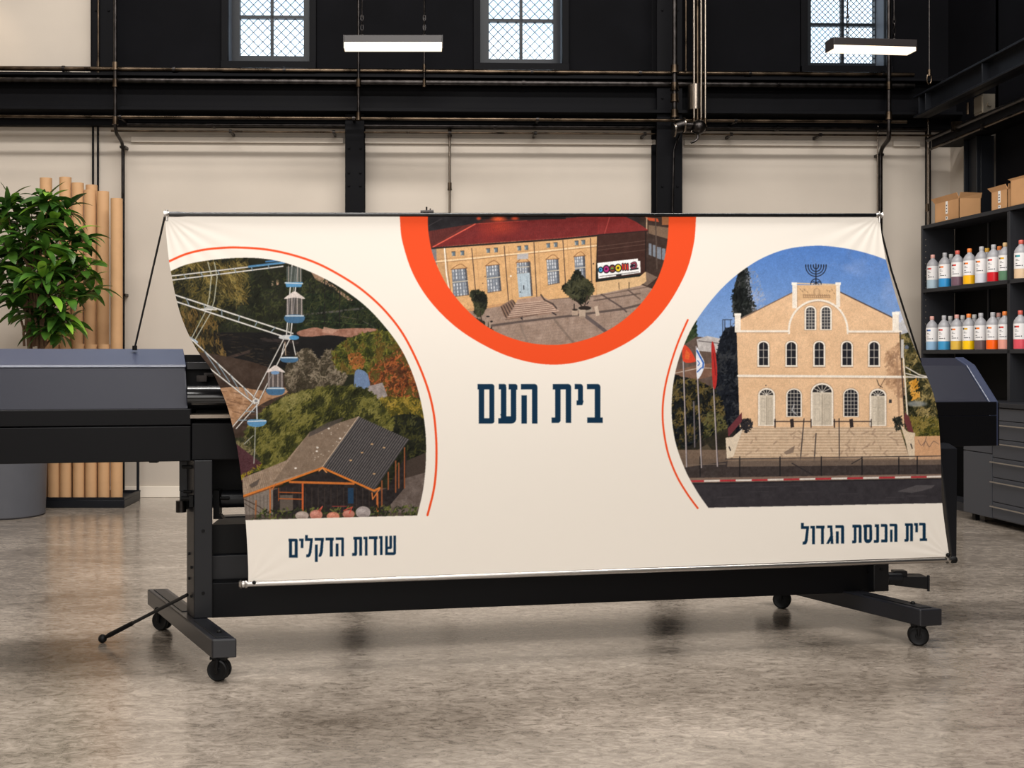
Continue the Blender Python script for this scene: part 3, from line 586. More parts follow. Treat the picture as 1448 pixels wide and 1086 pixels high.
def photo_synagogue(A):
    # sky
    bb = A.box(940, 340, 1360, 730); X, Y = A.grid(bb)
    t = np.clip((Y-350)/150, 0, 1)[:, None, None]
    c = np.array((80, 122, 190), np.float32)*(1-t)+np.array((138, 168, 212), np.float32)*t
    n = np.clip((A.noise(bb, 40, 4)-.52)*3, 0, 1)[..., None]*.35
    A.put(bb, np.ones((len(Y), len(X))), c*(1-n)+np.array((176, 182, 214), np.float32)*n)
    # left background
    A.leaves(smooth([(1040, 460), (1036, 430), (1040, 400), (1048, 378), (1058, 384), (1062, 420), (1068, 440), (1060, 500), (1040, 500)], 4, True), 900, [(18, 22, 22), (30, 34, 32), (58, 60, 60)], 5, 1.5, base=(26, 30, 30))
    A.leaves(smooth([(1054, 384), (1066, 382), (1076, 400), (1082, 430), (1070, 446), (1060, 430)], 4, True), 260, [(130, 134, 146), (170, 172, 184)], 2.2, .8, a=.55)
    A.leaves([(966, 486), (984, 450), (986, 500), (966, 500)], 300, [(30, 44, 28), (52, 66, 40)], 4, 1.4, base=(38, 50, 36))
    A.poly([(948, 500), (985, 476), (1040, 480), (1046, 610), (948, 640)], (92, 76, 68), noise=34, ns=8)
    A.poly([(985, 480), (1000, 475), (1025, 480), (1024, 500), (988, 496)], (186, 180, 178), noise=50, ns=4); A.line([(988, 482), (1020, 486)], 1.2, (90, 84, 84))
    for x in (1022, 1025, 1033): A.line([(x, 452), (x, 486)], 1, (48, 52, 60))
    A.line([(1022, 452), (1035, 452)], 1, (48, 52, 60))
    A.poly([(955, 524), (985, 516), (1022, 512), (1022, 528), (955, 545)], (120, 90, 74), noise=24, ns=5); A.line([(953, 528), (990, 520), (1036, 522)], 1.2, (186, 168, 154))
    A.leaves(smooth([(1018, 480), (1036, 462), (1050, 480), (1050, 600), (1024, 620), (1010, 560)], 4, True), 1200, [(14, 18, 26), (24, 28, 36), (44, 46, 50)], 5, 1.6, base=(20, 24, 32))
    A.leaves(smooth([(948, 540), (968, 534), (990, 540), (1010, 552), (1024, 580), (1026, 650), (950, 650)], 4, True), 1700, [(12, 16, 20), (26, 28, 22), (54, 48, 28), (96, 82, 44)], 4.5, 1.5, base=(22, 24, 24))
    A.leaves(smooth([(996, 590), (1012, 584), (1028, 600), (1028, 640), (1000, 640)], 4, True), 500, [(30, 34, 20), (60, 62, 34), (92, 88, 52)], 3.6, 1.3)
    A.poly([(955, 640), (1040, 600), (1046, 660), (965, 664)], (42, 38, 32), .8, noise=20, ns=5); A.poly([(962, 650), (1000, 628), (1010, 640), (1000, 658)], (88, 76, 60), .8, noise=20, ns=3)
    A.rect(1268, 556, 1345, 660, (62, 58, 38)); A.rect(955, 636, 1345, 690, (112, 94, 80), noise=20, ns=3)
    # right background
    A.leaves(smooth([(1268, 470), (1285, 452), (1300, 490), (1325, 540), (1345, 600), (1345, 630), (1280, 630), (1268, 560)], 4, True), 2400, [(32, 34, 20), (66, 62, 36), (112, 100, 62), (150, 132, 84)], 4.5, 1.4, base=(60, 56, 36))
    A.leaves([(1286, 540), (1296, 536), (1302, 560), (1290, 566)], 80, [(200, 140, 50), (220, 160, 70)], 3.5, 1.6)
    A.poly([(1266, 440), (1284, 440), (1292, 468), (1270, 474)], (206, 208, 222), .8); A.ell(1296, 571, 14, 4, (140, 144, 144), .8, soft=.3)
    A.leaves([(1284, 590), (1345, 590), (1345, 620), (1290, 620)], 500, [(54, 56, 22), (96, 90, 38), (134, 118, 60)], 6, 1.2, ang=-.6)
    A.line([(1281, 519), (1300, 530), (1326, 536)], 1.6, (216, 208, 196)); A.line([(1281, 528), (1305, 534), (1330, 534)], 1.4, (216, 208, 196)); A.line([(1280, 533), (1335, 534)], 2, (206, 200, 192))
    # facade
    F = (224, 186, 148)
    A.poly([(1041, 448), (1047, 450), (1121, 413), (1121, 403), (1187, 403), (1188, 413), (1262, 450), (1270, 446), (1279, 606), (1046, 606)], F, noise=16, ns=16)
    A.line([(1047, 451), (1121, 413.6)], 1.5, (120, 100, 88)); A.line([(1188, 413), (1262, 449)], 1.8, (84, 72, 70))
    # shadow of a tree printed on the facade
    A.leaves(smooth([(1250, 506), (1262, 492), (1273, 488), (1278, 560), (1266, 556), (1252, 540), (1256, 524)], 4, True), 420, [(150, 116, 90), (170, 134, 104), (196, 156, 122)], 4.5, 2, a=.5); A.line([(1268, 500), (1272, 600)], 3.2, (160, 126, 100), .6); A.line([(1252, 534), (1240, 556)], 1.2, (110, 84, 68), .8)
    Wt = (238, 228, 214); Sh = (168, 138, 112)
    A.rect(1120.5, 400, 1127, 436, Wt); A.rect(1182.5, 400, 1188, 434, Wt); A.line([(1124, 400.6), (1185, 402.6)], 2, (214, 190, 158)); A.line([(1127.8, 404), (1128, 434)], .8, Sh)
    A.rect(1119.5, 399.5, 1127, 403, (244, 238, 228)); A.rect(1181.5, 399.5, 1189, 403, (244, 238, 228))
    A.rect(1128, 404, 1182, 424, (216, 178, 136))
    for (x, y) in ((1131, 408), (1134, 411), (1137, 409), (1141, 412), (1169, 410), (1172, 411), (1176, 409), (1179, 414)): A.line([(x, y), (x+1.5, y+2)], .8, (130, 102, 80))
    A.line([(1135.5, 417), (1174, 418)], 1.0, (150, 118, 90)); 
    for k in range(13): A.line([(1136+k*3, 416.6), (1136.6+k*3, 420.6)], 1.1, (156, 124, 94)); A.line([(1136+k*3, 420.6), (1138+k*3, 420.6)], .9, (156, 124, 94))
    A.ell(1155, 413, 5, 6, (180, 146, 112), .8); A.ell(1155, 413, 3, 4, (216, 180, 140), .8)
    arc = [(1157+math.cos(math.radians(a))*41.5, 467.5-math.sin(math.radians(a))*43) for a in range(0, 181, 6)]
    A.line([(p[0], p[1]+1.6) for p in arc], 1.4, Sh); A.line(arc, 2.8, Wt); A.line([(1115.5, 467), (1115.5, 471)], 3, Wt); A.line([(1199, 467), (1199, 471)], 3, Wt)
    A.rect(1039, 443, 1047.5, 470, Wt); A.rect(1038.5, 443, 1048, 446.5, (246, 240, 230)); A.rect(1262, 442, 1271, 470, Wt); A.rect(1261.5, 441, 1272, 445, (246, 240, 230))
    A.line([(1041, 468.4), (1115, 468.4)], 2.8, Wt); A.line([(1041, 470.6), (1115, 470.6)], .8, Sh); A.line([(1199, 468.8), (1274, 468.8)], 2.8, Wt); A.line([(1199, 471), (1274, 471)], .8, Sh)
    A.line([(1044, 531.4), (1160, 532), (1279, 533)], 3.2, Wt); A.line([(1044, 534), (1279, 535.6)], .9, Sh)
    A.line([(1273, 470), (1275, 520), (1280, 606)], 1.6, (60, 50, 46)); A.line([(1277.5, 506), (1284, 600)], 2.2, (230, 216, 196)); A.rect(1274, 480, 1278, 506, (196, 190, 184)); A.ell(1282, 491, 3, 3, (110, 120, 150), .7)
    D = (34, 34, 40)
    def arched(cx, y0, y1, w, frame=2.0, col=D, mx=2, my=4, mc=(196, 190, 180)):
        h = w/2
        def sh(g): return [(cx-h-g, y1+g*.6)]+[(cx-math.cos(math.radians(a))*(h+g), y0+h*.8-math.sin(math.radians(a))*(h*.8+g)) for a in range(0, 181, 15)]+[(cx+h+g, y1+g*.6)]
        A.poly(sh(frame+.8), (178, 146, 118)); A.poly(sh(frame), Wt); A.poly(sh(0), col)
        for k in range(1, mx): A.line([(cx-h+w*k/mx, y0+1), (cx-h+w*k/mx, y1)], .8, mc)
        for k in range(1, my): A.line([(cx-h, y0+(y1-y0)*k/my), (cx+h, y0+(y1-y0)*k/my)], .8, mc)
    for cx in (1079.6, 1119, 1158.4, 1197.6, 1236):
        arched(cx, 484, 516.5, 12.5, 2.2, D, 2, 3); A.rect(cx-8.6, 516.5, cx+8.6, 518.6, Wt); A.line([(cx-8.6, 519.2), (cx+8.6, 519.2)], .8, (120, 96, 80))
    for cx in (1146, 1168): arched(cx, 434.5, 465.5, 12, 2.2, (62, 62, 66), 3, 7)
    for cx in (1122.8, 1203.3): arched(cx, 551, 588.5, 18.5, 1.8, D, 4, 7)
    A.line([(1123, 572), (1120, 580), (1126, 586)], 1.6, (190, 190, 190), .8)
    def doorr(cx, y0, w):
        arched(cx, y0, 601, w, 2.4, (208, 196, 178), 1, 1)
        h = w/2; A.poly([(cx-math.cos(math.radians(a))*h, y0+h*.8-math.sin(math.radians(a))*h*.8) for a in range(0, 181, 15)], (40, 38, 40))
        for a in (30, 60, 90, 120, 150): A.line([(cx, y0+h*.8), (cx-math.cos(math.radians(a))*h, y0+h*.8-math.sin(math.radians(a))*h*.8)], .9, (216, 208, 196))
        A.line([(cx-h*.5, y0+h*.8), (cx-h*.5, y0+h*.5)], .8, (216, 208, 196))
        A.line([(cx, y0+h), (cx, 601)], .9, (150, 138, 122)); A.rect(cx+.4, y0+h, cx+h, 601, (180, 168, 150), .5)
        for u in (-.5, .5):
            for (a, b) in ((.25, .5), (.6, .9)): A.line([(cx+h*u-h*.25, y0+(601-y0)*a), (cx+h*u+h*.25, y0+(601-y0)*a), (cx+h*u+h*.25, y0+(601-y0)*b), (cx+h*u-h*.25, y0+(601-y0)*b), (cx+h*u-h*.25, y0+(601-y0)*a)], .5, (170, 158, 142))
    doorr(1084, 551, 19); doorr(1162.5, 544, 27); doorr(1241.5, 552, 19)
    A.rect(1257, 565, 1261, 570, (60, 56, 56)); A.ell(1083, 545, .9, .9, (60, 56, 56)); A.line([(1240, 537), (1243, 545), (1248, 548)], 1.1, (70, 58, 52))
    # candelabrum on the roof
    K = (30, 34, 46)
    for r in (3.6, 7.4, 11, 14.4):
        A.line([(1153.8+math.cos(math.radians(a))*r, 376.5+math.sin(math.radians(a))*r*1.0) for a in range(0, 181, 12)], 1.25, K)
        A.line([(1153.8-r, 374.6), (1153.8-r, 377)], 1.7, K); A.line([(1153.8+r, 374.6), (1153.8+r, 377)], 1.7, K)
    A.line([(1153.8, 373.4), (1153.8, 402)], 1.5, K)
    A.line([(1153.8+math.cos(math.radians(a))*7.4, 402-math.sin(math.radians(a))*7.6) for a in range(0, 181, 12)], 1.2, K); A.line([(1150, 398), (1158, 402)], .9, K); A.line([(1158, 398), (1150, 402)], .9, K); A.line([(1147, 399), (1161, 399)], .8, K)
    # steps
    A.poly([(1051, 604), (1272, 604), (1286, 648), (1036, 648)], (204, 178, 150), noise=30, ns=5)
    for k in range(11):
        t = k/10; y = 606+40*t; A.line([(1050-14*t, y), (1273+12*t, y)], .9, (160, 132, 108), .8); A.line([(1050-14*t, y+1.2), (1273+12*t, y+1.2)], .7, (228, 208, 182), .7)
    for q in range(42):
        x, y = 1055+A.rs.rand()*215, 606+A.rs.rand()*38; A.line([(x, y), (x+A.rs.randn()*5, y+4)], 2.2, (140, 116, 98), .45)
    for (x0, y0, x1, y1) in ((1137, 592, 1131, 659), (1154, 613, 1150, 672), (1186.5, 592, 1187, 656)): A.line([(x0, y0), (x1, y1)], 1.5, (62, 56, 56))
    A.poly([(1108, 640), (1124, 630), (1122, 640), (1112, 643)], (110, 94, 84), .7)
    for (x0, x1) in ((1095, 1147), (1179, 1232)):
        A.line([(x0, 596), (x1, 596)], 1.6, (50, 42, 42)); A.line([(x0+1, 593), (x0+1, 604)], 1.8, (50, 42, 42)); A.line([(x1, 593), (x1, 604)], 1.4, (50, 42, 42)); A.poly([(x0+22, 593), (x0+27, 592), (x0+28, 604), (x0+23, 605)], (50, 42, 42))
    A.leaves([(1047, 594), (1060, 592), (1064, 600), (1056, 612), (1048, 604)], 110, [(26, 24, 28), (40, 38, 42)], 4, 1.4)
    A.leaves([(1263, 592), (1274, 590), (1277, 604), (1268, 608)], 90, [(26, 28, 26), (44, 46, 40)], 4, 1.4)
    A.poly([(1029, 606), (1049, 583), (1049, 596), (1030, 618)], (104, 50, 56)); A.poly([(1280, 583), (1286, 590), (1292, 612), (1284, 610), (1278, 592)], (104, 54, 56))
    A.poly([(1026, 619), (1036, 618), (1050, 606), (1037, 646), (1028, 650)], (218, 202, 180)); A.poly([(1273, 600), (1284, 611), (1294, 612), (1294, 648), (1286, 650), (1280, 622)], (216, 196, 170))
    A.line([(1031, 632), (1033, 637)], 1.6, (40, 36, 38)); A.line([(1288, 628), (1290, 634)], 1.6, (40, 36, 38))
    A.poly([(1293, 617), (1340, 616), (1340, 650), (1294, 650)], (204, 158, 120), noise=14, ns=5); A.line(smooth([(1298, 622), (1303, 630), (1309, 624), (1314, 632), (1320, 624), (1327, 628)], 4), .8, (120, 96, 84))
    A.line([(1306, 631), (1310, 618)], 1, (120, 96, 84))
    # fence, kerb and road
    A.poly([(962, 662), (1030, 652), (1340, 650), (1345, 674), (966, 682)], (62, 54, 52), noise=26, ns=3)
    A.poly([(1030, 646), (1340, 644), (1340, 657), (1028, 660)], (176, 150, 126), .45, noise=26, ns=3)
    for x in range(966, 1340, 2): A.line([(x, 649), (x, 672)], .35, (46, 42, 44), .7)
    for x in (990, 1046, 1103, 1161.5, 1219, 1271, 1297): A.line([(x, 646), (x, 674)], 1.5, (30, 28, 30))
    A.line([(1026, 649), (1340, 644.6)], 1.1, (46, 42, 44)); A.line([(1204, 656), (1218, 648)], 1, (40, 38, 40)); A.line([(1120, 655), (1150, 672)], 1.6, (40, 36, 38), .8)
    A.line([(966, 658), (1026, 656)], 1.0, (120, 104, 92))
    A.poly([(965, 676), (1340, 670), (1340, 675), (968, 680)], (124, 104, 92), noise=14, ns=3)
    n = 16
    for k in range(n):
        x0 = 974+(1334-974)*k/n; x1 = 974+(1334-974)*(k+1)/n
        y = lambda x: 680.6-(x-974)/360*6.8
        A.line([(x0, y(x0)), (x1-.6, y(x1))], 2.5, (176, 52, 60) if k % 2 == 0 else (222, 212, 204))
    A.poly([(970, 683), (1340, 676), (1345, 725), (990, 725)], (52, 49, 53), noise=14, ns=8)
    A.line([(975, 684.4), (1340, 677)], 1.2, (34, 32, 36)); A.poly([(1268, 695), (1296, 686), (1322, 686), (1318, 690), (1304, 694), (1290, 697)], (88, 84, 86), .8)
    for q in range(12): x, y = 1000+A.rs.rand()*300, 686+A.rs.rand()*26; A.line([(x, y), (x+26, y-.6)], .7, (76, 72, 76), .6)
    # flag poles and flags
    for (x0, x1, y0, y1) in ((965.5, 971, 488, 660), (984.5, 992, 490, 661), (1006, 1014.5, 486, 659), (981, 982.4, 568, 632)):
        A.line([(x0, y0), (x1, y1)], 1.9, (170, 160, 160) if y0 < 500 else (110, 104, 108)); A.line([(x0+1, y0), (x1+1, y1)], .6, (50, 44, 48))
    A.poly(smooth([(966, 489), (974, 492), (983, 507), (982, 512), (966, 511)], 3, True), (208, 68, 44)); A.poly([(970, 494), (976, 500), (974, 509), (968, 507)], (224, 104, 52), .8)
    A.poly(smooth([(985, 492), (990, 500), (996, 512), (995, 522), (989, 534), (985, 532)], 3, True), (226, 228, 236)); A.line([(985.6, 496), (994.6, 513), (994, 520)], 2.2, (46, 96, 178)); A.line([(986, 526), (992, 520)], 1.6, (46, 96, 178)); A.line([(986.5, 510), (989.5, 514), (987, 517)], 1.2, (46, 96, 178))
    A.poly(smooth([(1006, 488), (1010, 488), (1014, 520), (1013, 545), (1008, 546)], 3, True), (176, 46, 42)); A.line([(1009, 500), (1012, 530)], 1.4, (120, 30, 34), .8)

def paint_art():
    A = Art()
    A.im[:] = CREAM
    def clipto(pts):
        A.clip = np.zeros((A.h, A.w), np.float32)
        (a, c, b, d), m = A.pmask(pts); A.clip[c:d, a:b] = m
    clipto(smooth(LPHOTO, 8)+[(590, 729), (345, 735.5), (220, 739), (220, 392)]); photo_fairground(A); A.grain()
    clipto(smooth(RPHOTO, 8)+[(1345, 420), (1350, 711)]); photo_synagogue(A); A.grain(6)
    A.clip = None; A.poly(smooth(ROUT, 8), ORANGE)
    clipto(smooth(RIN, 8)); photo_hall(A); A.grain(8)
    A.clip = None
    A.line(smooth(LARC, 8), 3.0, ORANGE); A.line(smooth(RARC, 8), 2.6, ORANGE)
    letters(A, 660, 530, 6.895, [  # Hebrew headline
        ('r', (118, 90, 270, 475), '0110', 26), (105, 90, 130, 143), ('cut', (170, 143, 220, 422)),
        ('r', (313, 90, 384, 143), '0100', 18), (333, 120, 385, 475), ('r', (408, 90, 495, 145), '0100', 24), ('r', (308, 422, 482, 475), '0010', 46), ('r', (430, 120, 482, 440), '0000', 1), [(386, 400), (430, 400), (430, 424), (386, 424)], ('cut', (387, 143, 430, 405)), [(326, 385), (340, 380), (340, 420)],
        ('r', (528, 90, 688, 143), '0100', 26), (637, 116, 690, 475), (533, 200, 587, 475),
        ('r', (840, 90, 1016, 143), '0100', 26), (965, 116, 1018, 470), (862, 143, 915, 440), ('r', (828, 415, 915, 470), '0010', 30),
        ('r', (1053, 90, 1131, 140), '0100', 22), (1085, 112, 1133, 250), [(1070, 250), (1138, 250), (1138, 262), (1126, 297), (1070, 297)],
        ('r', (1172, 90, 1301, 140), '0100', 24), (1248, 114, 1303, 420), (1175, 415, 1327, 468)])
    letters(A, 395, 745, 8.044, [
        ('r', (110, 134, 208, 350), '0100', 18), (104, 133, 125, 165), ('cut', (145, 166, 175, 318)),
        (226, 133, 275, 160), (243, 133, 273, 242),
        (292, 93, 325, 140), (292, 130, 382, 160), [(350, 155), (382, 130), (366, 290), (352, 332), (336, 346), (307, 347), (307, 315), (326, 312), (334, 290)],
        (402, 126, 506, 158), [(474, 150), (506, 126), (494, 290), (482, 326), (468, 340), (447, 340), (450, 312), (460, 290)], (405, 200, 438, 400),
        (525, 123, 620, 155), (575, 150, 608, 338),
        ('r', (640, 120, 735, 151), '0100', 16), (704, 136, 736, 333), (642, 190, 674, 335),
        ('r', (842, 112, 942, 145), '0100', 18), (908, 130, 942, 328), (852, 140, 884, 310), ('r', (828, 298, 882, 331), '0010', 18),
        (957, 112, 1003, 141), (972, 112, 1003, 327), (1020, 108, 1118, 140), (1075, 136, 1108, 325), (1133, 105, 1175, 135), (1145, 105, 1175, 322),
        (1203, 105, 1234, 322), ('r', (1205, 290, 1328, 321), '0010', 28), (1297, 100, 1328, 296), (1252, 103, 1281, 232), ('r', (1228, 224, 1281, 251), '0010', 16)])
    letters(A, 1120, 730, 7.24, [
        (92, 67, 120, 110), (92, 101, 174, 130), [(146, 125), (175, 101), (160, 250), (150, 278), (136, 290), (108, 291), (108, 262), (124, 258), (130, 246)],
        (188, 98, 233, 126), (204, 98, 234, 288), (247, 97, 333, 126), (297, 120, 327, 284),
        (362, 95, 412, 121), [(386, 95), (412, 95), (424, 282), (397, 282)], [(392, 198), (402, 240), (376, 283), (350, 283)],
        ('r', (445, 92, 531, 121), '0100', 14), (503, 106, 533, 280), (448, 155, 477, 280),
        ('r', (618, 88, 710, 116), '0100', 14), (682, 102, 712, 273), (632, 110, 660, 260), ('r', (615, 248, 659, 277), '0010', 16),
        [(730, 86), (806, 85), (819, 96), (820, 238), (808, 262), (790, 274), (760, 274), (744, 260), (737, 236), (737, 116), (730, 114)], ('cut', (767, 114, 791, 236)),
        (847, 83, 890, 111), (861, 83, 891, 260), ('r', (838, 243, 890, 272), '0010', 16),
        ('r', (911, 80, 977, 109), '0100', 16), (948, 94, 978, 256), ('r', (912, 240, 978, 269), '0010', 16),
        ('r', (1000, 77, 1077, 104), '0100', 14), (1048, 90, 1078, 262), (1003, 137, 1029, 263),
        ('r', (1155, 72, 1237, 99), '0100', 14), (1210, 85, 1239, 257), (1166, 95, 1194, 246), ('r', (1150, 233, 1193, 261), '0010', 16),
        (1250, 70, 1286, 96), (1261, 70, 1288, 163), ('r', (1301, 67, 1367, 95), '0100', 14), (1338, 80, 1368, 232), (1307, 227, 1383, 254)])
    im = A.im
    im = (np.roll(im, 1, 0)+im+np.roll(im, -1, 0))/3; im = (np.roll(im, 1, 1)+im+np.roll(im, -1, 1))/3
    return np.clip(im/255.0, 0, 1)
# ---------------------------------------------------------------- frames of reference
# the rear wall is turned a little against the camera; s runs along it, d stands out from it
YW, SW = 11.8, .029
def wp(px, d=0.0):
    """plan position on (or d in front of) the rear wall in the sight line px"""
    k = (px-CX)/F; Y = (YW-d)/(1-SW*k); return (k*Y, Y)
def wz(py, px=600, d=0.0): return CAMH+(CY-py)/F*wp(px, d)[1]
def wq(X, d=0.0, z=0.0): return (X, YW+SW*X-d, z)
def wbox(m, X0, X1, z0, z1, d0, d1):
    return m.hexa([wq(X0, d1, z0), wq(X1, d1, z0), wq(X1, d0, z0), wq(X0, d0, z0)], [wq(X0, d1, z1), wq(X1, d1, z1), wq(X1, d0, z1), wq(X0, d0, z1)])
def wX(px, d=0.0): return wp(px, d)[0]

# ---------------------------------------------------------------- room shell
ZT = 8.8
XL, XR = -7.5, 5.56
struct('floor', mb().box(XL-.3, -6.3, -.15, XR+.3, 12.6, 0), 'floor', smooth=False)
struct('ceiling', mb().box(XL-.3, -6.3, ZT, XR+.3, 12.6, ZT+.2), 'cladding', smooth=False)
struct('wall_left', mb().box(XL-.2, -6.3, 0, XL, 12.2, ZT), 'plaster', smooth=False)
struct('wall_front', mb().box(XL, -6.3, 0, XR, -6.1, ZT), 'plaster', smooth=False)
zc = wz(172)                                   # top of the cream part of the rear wall
wins = [(321, 441), (676, 797), (1137, 1252)]  # sight lines of the window reveals
zb = wz(91); ztp = 6.6
TH = .34
m = mb(); m.mi = 0
wbox(m, XL, XR+.1, 0, zc, -TH, 0)
Xc = wX(129)
wbox(m, XL, Xc, zc, ZT, -TH, 0)
m.mi = 1
xs = [Xc]+[wX(p) for w_ in wins for p in w_]+[XR+.1]
for i in range(0, len(xs)-1):
    if i % 2 == 0: wbox(m, xs[i], xs[i+1], zc, ZT, -TH, .02)
    else: wbox(m, xs[i], xs[i+1], zc, zb, -TH, .02); wbox(m, xs[i], xs[i+1], ztp, ZT, -TH, .02)
struct('wall_back', m, ['plaster', 'cladding'], smooth=False)
m = mb(); m.mi = 0
m.box(XR, -6.3, 0, XR+.25, 12.1, ZT)
struct('wall_right', m, 'plaster', smooth=False)
m = mb(); m.box(XR-.03, -3, 0, XR, 10.95, ZT); m.box(XR-.03, 10.9, 3.75, XR, 11.97, ZT)
struct('trim_1', m, 'cladding', smooth=False)
struct('baseboard_back', wbox(mb(), XL, XR, 0, wz(686), 0, .03), 'base', bevel=.004)
m = mb()
for a, b in ((186, 486), (516, 927), (967, 1241), (1262, 1300)): wbox(m, wX(a), wX(b), wz(204), wz(196), 0, .03)
struct('trim_2', m, 'plaster', bevel=.004)

# windows
def glass_material():
    g = bpy.data.materials.new('wired_window_glass'); g.use_nodes = True; nt = g.node_tree; nt.nodes.remove(nt.nodes['Principled BSDF'])
    t = nt.nodes.new('ShaderNodeBsdfTransparent'); t.inputs[0].default_value = (.93, .97, 1, 1); gl = nt.nodes.new('ShaderNodeBsdfGlossy'); gl.inputs['Roughness'].default_value = .08
    fr = nt.nodes.new('ShaderNodeFresnel'); fr.inputs['IOR'].default_value = 1.45; mx = nt.nodes.new('ShaderNodeMixShader')
    nt.links.new(fr.outputs[0], mx.inputs[0]); nt.links.new(t.outputs[0], mx.inputs[1]); nt.links.new(gl.outputs[0], mx.inputs[2]); nt.links.new(mx.outputs[0], nt.nodes['Material Output'].inputs['Surface'])
    return g
M['glass'] = glass_material()
M['winframe'] = mat('dark_window_frame', (18, 23, 30), .4, spec=.3)
M['reveal'] = mat('grey_window_reveal', (92, 102, 116), .6)
glassx = [(340, 430), (691, 782), (1145, 1235)]
for i, ((a, b), (ga, gb)) in enumerate(zip(wins, glassx)):
    X0, X1 = wX(a), wX(b); dg = -.26
    G0, G1 = wX(ga, dg), wX(gb, dg)
    zg = wz(82+i*2, 600, dg)
    fr = mb()
    wbox(fr, X0, G0, zb, ztp, dg-.04, dg+.04); wbox(fr, G1, X1, zb, ztp, dg-.04, dg+.04)
    wbox(fr, G0, G1, zb, zg, dg-.04, dg+.04); wbox(fr, G0, G1, ztp-.08, ztp, dg-.04, dg+.04)
    gm = (G0+G1)/2; wbox(fr, gm-.016, gm+.016, zg, ztp, dg-.02, dg+.03)
    ph = .415; z = zg+ph
    while z < ztp-.1: wbox(fr, G0, G1, z-.016, z+.016, dg-.02, dg+.03); z += ph
    f = struct('window_%d' % (i+1), fr, 'winframe')
    cs = mb()      # casing on the wall face
    wbox(cs, X0-.05, X0+.02, zb-.06, ztp+.06, 0, .06); wbox(cs, X1-.02, X1+.05, zb-.06, ztp+.06, 0, .06); wbox(cs, X0-.05, X1+.05, zb-.09, zb, 0, .09); wbox(cs, X0-.05, X1+.05, ztp, ztp+.06, 0, .06)
    c = obj('window_casing', cs, 'steel_black', f, bevel=.004)
    rv = mb(); wbox(rv, X0, X0+.012, zb, ztp, dg, .02); wbox(rv, X1-.012, X1, zb, ztp, dg, .02); wbox(rv, X0, X1, zb, zb+.012, dg, .02)
    obj('window_reveal', rv, 'reveal', f)
    pn = mb(); wbox(pn, G0, G1, zg, ztp-.08, dg-.006, dg)
    obj('window_pane', pn, 'glass', f, smooth=False)
    wm = mb(); st = .098 if i != 2 else .062; Wd = G1-G0; H = ztp-.08-zg; rr = .0040 if i != 2 else .0036
    n = int((Wd+H)/st)+1
    for k in range(n):
        c0 = k*st
        for sg in (1, -1):
            pts = []
            for t in (0, 1):
                pass
            # line x + z = c0 clipped to the pane
            xa, za = (c0, 0) if c0 <= Wd else (Wd, c0-Wd)
            xb, zb2 = (0, c0) if c0 <= H else (c0-H, H)
            if sg == -1: xa, xb = Wd-xa, Wd-xb
            p = wq(G0+xa, dg+.02, zg+za); q = wq(G0+xb, dg+.02, zg+zb2)
            if (Vector(p)-Vector(q)).length > .02: wm.tube([p, q], rr, 4, False)
    obj('wire_mesh', wm, 'winframe', f)

# ---------------------------------------------------------------- rear wall steelwork
zbm1, zbm0 = wz(121), wz(163)
m = mb()
wbox(m, XL, XR, zbm0, zbm1, .02, .20); wbox(m, XL, XR, zbm1, zbm1+.03, .02, .34); wbox(m, XL, XR, zbm0-.035, zbm0, .02, .34)
wbox(m, XL, XR, zbm0-.15, zbm0-.035, .02, .12)
o = struct('steel_beam_back', m, 'steel_black', bevel=.004)
def column(name, a, b, z1, d=.24, z0=0):
    X0, X1 = wX(a, d), wX(b, d); m = mb()
    wbox(m, X0, X1, z0, z1, 0, .03); wbox(m, (X0+X1)/2-.012, (X0+X1)/2+.012, z0, z1, .03, d-.02); wbox(m, X0, X1, z0, z1, d-.025, d)
    for z in [zz for zz in [x*.9+.5 for x in range(int((z1-.3)/.9))]+[z1-.35, z1-.6] if zz > z0]:
        for u in (.2, .8):
            xx = X0+(X1-X0)*u; m.cyl(wq(xx, d, z), wq(xx, d+.014, z), .013, 8)
    return struct(name, m, 'steel_black', bevel=.003)
column('steel_column_back', 488, 515, zbm0-.04)
column('steel_column_back.001', 929, 965, ZT, .30)
column('steel_column_back.002', 130, 160, ZT, .12, zbm1)
m = mb(); wbox(m, wX(1308), wX(1313), 0, zbm0, 0, .06)
struct('trim_3', m, 'steel_black')

# pipes along and up the wall
def hpipe(name, label, py, r, d, mk='pipe_brass', a=-60, b=1292, clips=(), n=14, cat='pipe'):
    X0, X1 = wX(a, d), wX(b, d); z = wz(py, 600, d)
    t = thing(name, label, cat, wq(X0, d, z))
    obj('pipe_run', mb().cyl(wq(X0, d, z), wq(X1, d, z), r, n), mk, t)
    for px in clips:
        X = wX(px, d); c = mb(); c.cyl(wq(X-.014, d, z), wq(X+.014, d, z), r+.008, n); c.hexa(*[[wq(X-.012, e, zz) for e in ()] for zz in ()]) if False else None
        wbox(c, X-.012, X+.012, z-.012, z+.012, .02, d)
        obj('pipe_clamp', c, 'pipe_dark', t)
    return t
hpipe('wall_pipe', 'thick bronze pipe running highest along the rear wall, just below the windows', 101, .024, .30, clips=(90, 246, 402, 600, 752, 905, 1060, 1248))
hpipe('wall_pipe', 'thin dark pipe running second highest along the rear wall under the bronze one', 108.5, .009, .26, 'pipe_brass', clips=(84, 246, 600, 900, 1180))
hpipe('wall_pipe', 'heavy dark pipe lying on the black beam, lowest of the three under the windows', 117, .034, .30, 'pipe_dark', clips=(140, 505, 740, 1100))
hpipe('wall_pipe', 'thin bronze pipe along the lower edge of the long black beam', 168, .016, .37, 'pipe_brass', clips=(170, 500, 760, 1040), b=1282)
hpipe('wall_pipe', 'dark pipe tucked beneath the long black beam on the rear wall', 178, .018, .16, 'pipe_dark', a=180, b=1310, clips=(300, 700, 1100))
